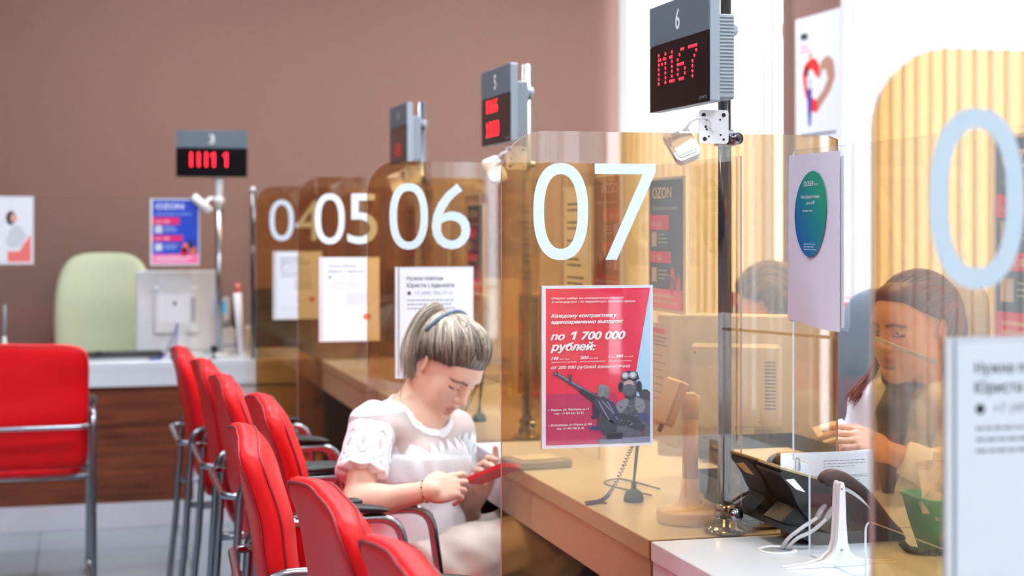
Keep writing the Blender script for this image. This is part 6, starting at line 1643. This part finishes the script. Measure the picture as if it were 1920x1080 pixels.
# first clerk: dark haired woman leaning to the left, head turned towards the screen
hF2 = camvec(-0.85, -0.10, 0.52); hR2 = camvec(-0.52, 0.0, -0.85)
C2 = at(1716, 618, 3.34)
J2 = dict(neck=at(1728, 722, 3.40), shR=at(1640, 765, 3.52), shL=at(1800, 790, 3.30), elR=at(1612, 905, 3.58), elL=at(1795, 925, 3.16), wrR=at(1640, 862, 3.40), wrL=at(1668, 848, 3.22),
          chest=at(1722, 850, 3.44), pelv=Vector((1.93, 3.42, 0.60)), knR=Vector((1.55, 3.62, 0.56)), knL=Vector((1.52, 3.38, 0.56)), anR=Vector((1.60, 3.60, 0.07)), anL=Vector((1.58, 3.36, 0.07)))
J2['elR'] = Vector((J2['elR'].x, J2['elR'].y, max(J2['elR'].z, 0.82))); J2['elL'] = Vector((J2['elL'].x, J2['elL'].y, max(J2['elL'].z, 0.80)))
M['skin2'] = skin_mat('skin_warm', (222, 172, 148), (186, 92, 84), (66, 44, 38)); M['shirt2'] = cloth('white_shirt', (240, 240, 246))
wL = J2['wrL']; wR = at(1628, 850, 3.42); J2['wrR'] = wR
hands2 = [dict(wrist=wL, palm_dir=at(1585, 812, 3.24)-wL, normal=camvec(0.1, 0.75, 0.65), side=camvec(-0.1, 0.5, -0.8), fingers=[(22, 22, 14), (28, 26, 16), (32, 30, 18), (34, 30, 18)], s_=0.95),
          dict(wrist=wR, palm_dir=at(1560, 822, 3.44)-wR, normal=camvec(0.1, 0.9, 0.3), side=camvec(0.0, 0.2, 0.95), fingers=[(25, 25, 14), (28, 26, 16), (30, 30, 18), (34, 30, 18)], s_=0.95)]
ct, h2, s2, f2, u2 = clerk((1.90, 3.40), 'clerk with auburn hair and a dark neck scarf behind the nearest tinted pane', C2, hR2, hF2, J2, M['skin2'], M['shirt2'], 1.03, hands=hands2, eyes_down=False)
M['hair2'] = hair_mat('auburn_hair', (44, 22, 18), (88, 42, 30), (138, 74, 50))
def ZL2(y): return np.interp(y, (-0.10, -0.05, -0.028, -0.012, 0.012, 0.045, 0.070, 0.10), (-0.12, -0.09, -0.050, 0.020, 0.034, 0.052, 0.070, 0.082))
def cut_for(h, Z):
    def g(F):
        ax = [F.lo[i]+F.res*np.arange(F.n[i]) for i in range(3)]; X, Y, Z_ = np.meshgrid(*ax, indexing='ij', sparse=True)
        A = h.M; q = [(A[i, 0]*(X-h.C.x)+A[i, 1]*(Y-h.C.y)+A[i, 2]*(Z_-h.C.z))/h.sc for i in range(3)]; e_ = q[2]-Z(q[1]); F.D += (0.007*(1-np.clip(e_/0.03, 0, 1))**1.5).astype(np.float32); F.D[:] = np.maximum(F.D, -e_*0.75)
    return g
def scalp(h, Z, m, parent, n_, target, seed, r=0.0024, grow=1.0):
    P_ = [h.e((0, -0.012, 0.034), (0.080*grow, 0.103*grow, 0.096*grow), 0.01), h.e((0, 0.046, 0.064), (0.064, 0.052, 0.042), 0.03), h.e((0, -0.055, -0.005), (0.062, 0.050, 0.075), 0.03)]
    adopt(build_sdf('hair_cap', P_, [(*bbox([h.w(0, 0, 0.02)], 0.15), 0.0035)], [m], None, ht_for(h, Z), post=cut_for(h, Z)), parent)
    rg = random.Random(seed); paths = []; c0 = Vector((0, -0.012, 0.030))
    for i in range(n_):
        az = rg.uniform(-PI, PI); dh = Vector((math.sin(az), math.cos(az), 0)); lo_, hi_ = -1.2, 1.4
        for _ in range(16):
            el = (lo_+hi_)/2; v = Vector((dh.x*math.cos(el), dh.y*math.cos(el), math.sin(el))); rr = 1/math.sqrt((v.x/0.079)**2+(v.y/0.102)**2+(v.z/0.095)**2); p = c0+v*rr
            if p.z < float(Z(p.y)): lo_ = el
            else: hi_ = el
        el = hi_+(0.015 if rg.random() < 0.55 else rg.uniform(0.05, 0.9)); v0 = Vector((dh.x*math.cos(el), dh.y*math.cos(el), math.sin(el)))
        b_ = target(v0, rg)-c0; off = rg.uniform(0.001, 0.007)*grow; P = []
        for j in range(13):
            t = j/12; vm = Vector((v0.x*0.7, -0.25, 0.75)).normalized(); bn = b_.normalized(); v = v0.slerp(vm, t).slerp(vm.slerp(bn, t), t)
            rad = grow/math.sqrt((v.x/(0.0800+off))**2+(v.y/(0.1035+off))**2+(v.z/(0.098+off))**2); rad = rad*(1-t**6)+b_.length*t**6
            if v.y < 0 and v.z < 0: rad *= 1+0.12*(-v.z)
            P.append(h.w(*(c0+v*rad)))
        paths.append(P)
    adopt(hair_locks('hair_strands', paths, r, m, None, seed, 5, lambda i, t: rg.random()), parent)
scalp(h2, ZL2, M['hair2'], ct, 700, lambda v, rg: Vector((rg.uniform(-0.02, 0.02), -0.105, -0.045+rg.uniform(-0.02, 0.02))), 31)
rg = random.Random(77); paths = []
for i in range(130):    # gathered hair going down the back
    e = Vector((rg.uniform(-1, 1), rg.uniform(-1, 1), rg.uniform(-1, 1)))*0.016
    paths.append(spline([h2.w(0, -0.10, -0.045)+e*0.6, h2.w(-0.01, -0.118, -0.085)+e, J2['neck']-f2*0.105-u2*0.03+e*1.4, J2['neck']-f2*0.125-u2*0.13+e*1.5], 5))
for i in range(46):     # long lock falling forward on the far side
    e = Vector((rg.uniform(-1, 1), rg.uniform(-1, 1), rg.uniform(-1, 1)))*0.006
    paths.append(spline([h2.w(0.074, 0.012, 0.035)+e*0.4, h2.w(0.088, 0.018, -0.03)+e, at(1640, 690, 3.50)+e, at(1612, 728, 3.50)+e*1.6, at(1592, 752+rg.uniform(-8, 8), 3.50)+e*1.8], 5))
adopt(hair_locks('hair_tail', paths, 0.0020, M['hair2'], None, 8, 5, lambda i, t: 0.5), ct)
er = MB(); er.ball(tuple(h2.w(-0.078, 0.002, -0.036)), 0.0032, M['chrome'], 10); adopt(er.build('earring'), ct)
ey = MB(); M['eye_white'] = mat('eye_white', (232, 226, 222), 0.2); M['iris'] = mat('iris_dark', (40, 32, 30), 0.6)
for s_ in (-1, 1):
    ey.ball(tuple(h2.w(s_*0.031, 0.0770, 0.0055)), 0.0108, M['eye_white'], 18); g = (h2.A[1]+h2.A[0]*(-0.1)-h2.A[2]*0.12).normalized(); ey.ball(tuple(h2.w(s_*0.031, 0.0770, 0.0055)+g*0.0068), 0.0050, M['iris'], 14)
adopt(ey.build('eyes'), ct)
M['scarf'] = cloth('dark_silk_scarf', (34, 36, 50), 0.45, 0.3, 40)
nk = J2['neck']; sc_ = [cap(nk+u2*0.045-s2*0.055, nk+u2*0.03+f2*0.06-s2*0.03, 0.022, 0.024, 0.02), cap(nk+u2*0.03+f2*0.06-s2*0.03, nk+u2*0.03+f2*0.06+s2*0.04, 0.024, 0.022, 0.02), cap(nk+u2*0.045+s2*0.055, nk+u2*0.03+f2*0.06+s2*0.04, 0.022, 0.022, 0.02),
    cap(nk+u2*0.045-s2*0.055, nk+u2*0.05-f2*0.05, 0.024, 0.022, 0.02), cap(nk+u2*0.045+s2*0.055, nk+u2*0.05-f2*0.05, 0.022, 0.022, 0.02),
    cap(nk+f2*0.088+u2*0.01, nk+f2*0.115-u2*0.06, 0.024, 0.034, 0.02), cap(nk+f2*0.115-u2*0.06, nk+f2*0.150-u2*0.15-s2*0.02, 0.034, 0.030, 0.02), cap(nk+f2*0.150-u2*0.15-s2*0.02, nk+f2*0.155-u2*0.25-s2*0.02, 0.028, 0.012, 0.02)]
adopt(build_sdf('scarf', sc_, [(*bbox([nk, nk-u2*0.27+f2*0.15], 0.13), 0.004)], [M['scarf']], None, post=folds(0.004, 75, 4)), ct)
slip = thing('paper_slip', at(1566, 806, 3.33), 'small beige paper slip held by the clerk with the scarf', 'paper')
MB(Matrix.Rotation(0.5, 4, 'X') @ Matrix.Rotation(-0.3, 4, 'Y')).box((-0.045, -0.03, -0.001), (0.03, 0.03, 0.0), M['receipt']).build('sheet', slip)
# second clerk, farther, seen from the side and behind
hF3 = camvec(-0.80, -0.18, -0.45); hR3 = camvec(0.45, 0.05, -0.85)
hR3 = -hR3 if hR3.cross(hF3).z < 0 else hR3
C3_ = at(1442, 572, 4.70)
nk3 = at(1452, 645, 4.72)
J3 = dict(neck=nk3, shR=nk3+Vector((-0.06, 0.19, -0.06)), shL=nk3+Vector((0.02, -0.19, -0.06)), elR=nk3+Vector((-0.12, 0.25, -0.30)), elL=nk3+Vector((-0.06, -0.25, -0.30)), wrR=nk3+Vector((-0.34, 0.14, -0.33)), wrL=nk3+Vector((-0.30, -0.15, -0.33)),
          chest=nk3+Vector((0.02, 0, -0.20)), pelv=Vector((2.06, 4.72, 0.60)), knR=Vector((1.70, 4.84, 0.56)), knL=Vector((1.70, 4.62, 0.56)), anR=Vector((1.74, 4.84, 0.07)), anL=Vector((1.74, 4.62, 0.07)))
M['suit'] = cloth('dark_grey_jacket', (58, 62, 66))
hands3 = [dict(wrist=J3['wrL'], palm_dir=Vector((-1, 0.15, -0.1)), normal=Vector((0, 0, 1)), side=Vector((0, 1, 0)), fingers=[(20, 20, 12)]*4, s_=0.95), dict(wrist=J3['wrR'], palm_dir=Vector((-1, -0.15, -0.1)), normal=Vector((0, 0, 1)), side=Vector((0, -1, 0)), fingers=[(20, 20, 12)]*4, s_=0.95)]
ct3, h3, s3, f3, u3 = clerk((2.06, 4.72), 'clerk with short brown hair and dark grey jacket above the cream monitor', C3_, hR3, hF3, J3, M['skin2'], M['suit'], 1.0, res=0.006, hands=hands3)
M['hair3'] = hair_mat('short_brown_hair', (62, 52, 40), (104, 88, 66), (146, 126, 96))
scalp(h3, lambda y: np.interp(y, (-0.10, -0.05, -0.028, -0.012, 0.012, 0.045, 0.070, 0.10), (-0.08, -0.065, -0.030, 0.010, 0.022, 0.036, 0.056, 0.070)), M['hair3'], ct3, 500, lambda v, rg: Vector((rg.uniform(-0.05, 0.05), -0.10, -0.05+rg.uniform(-0.03, 0.05))), 51, 0.0026, 1.06)
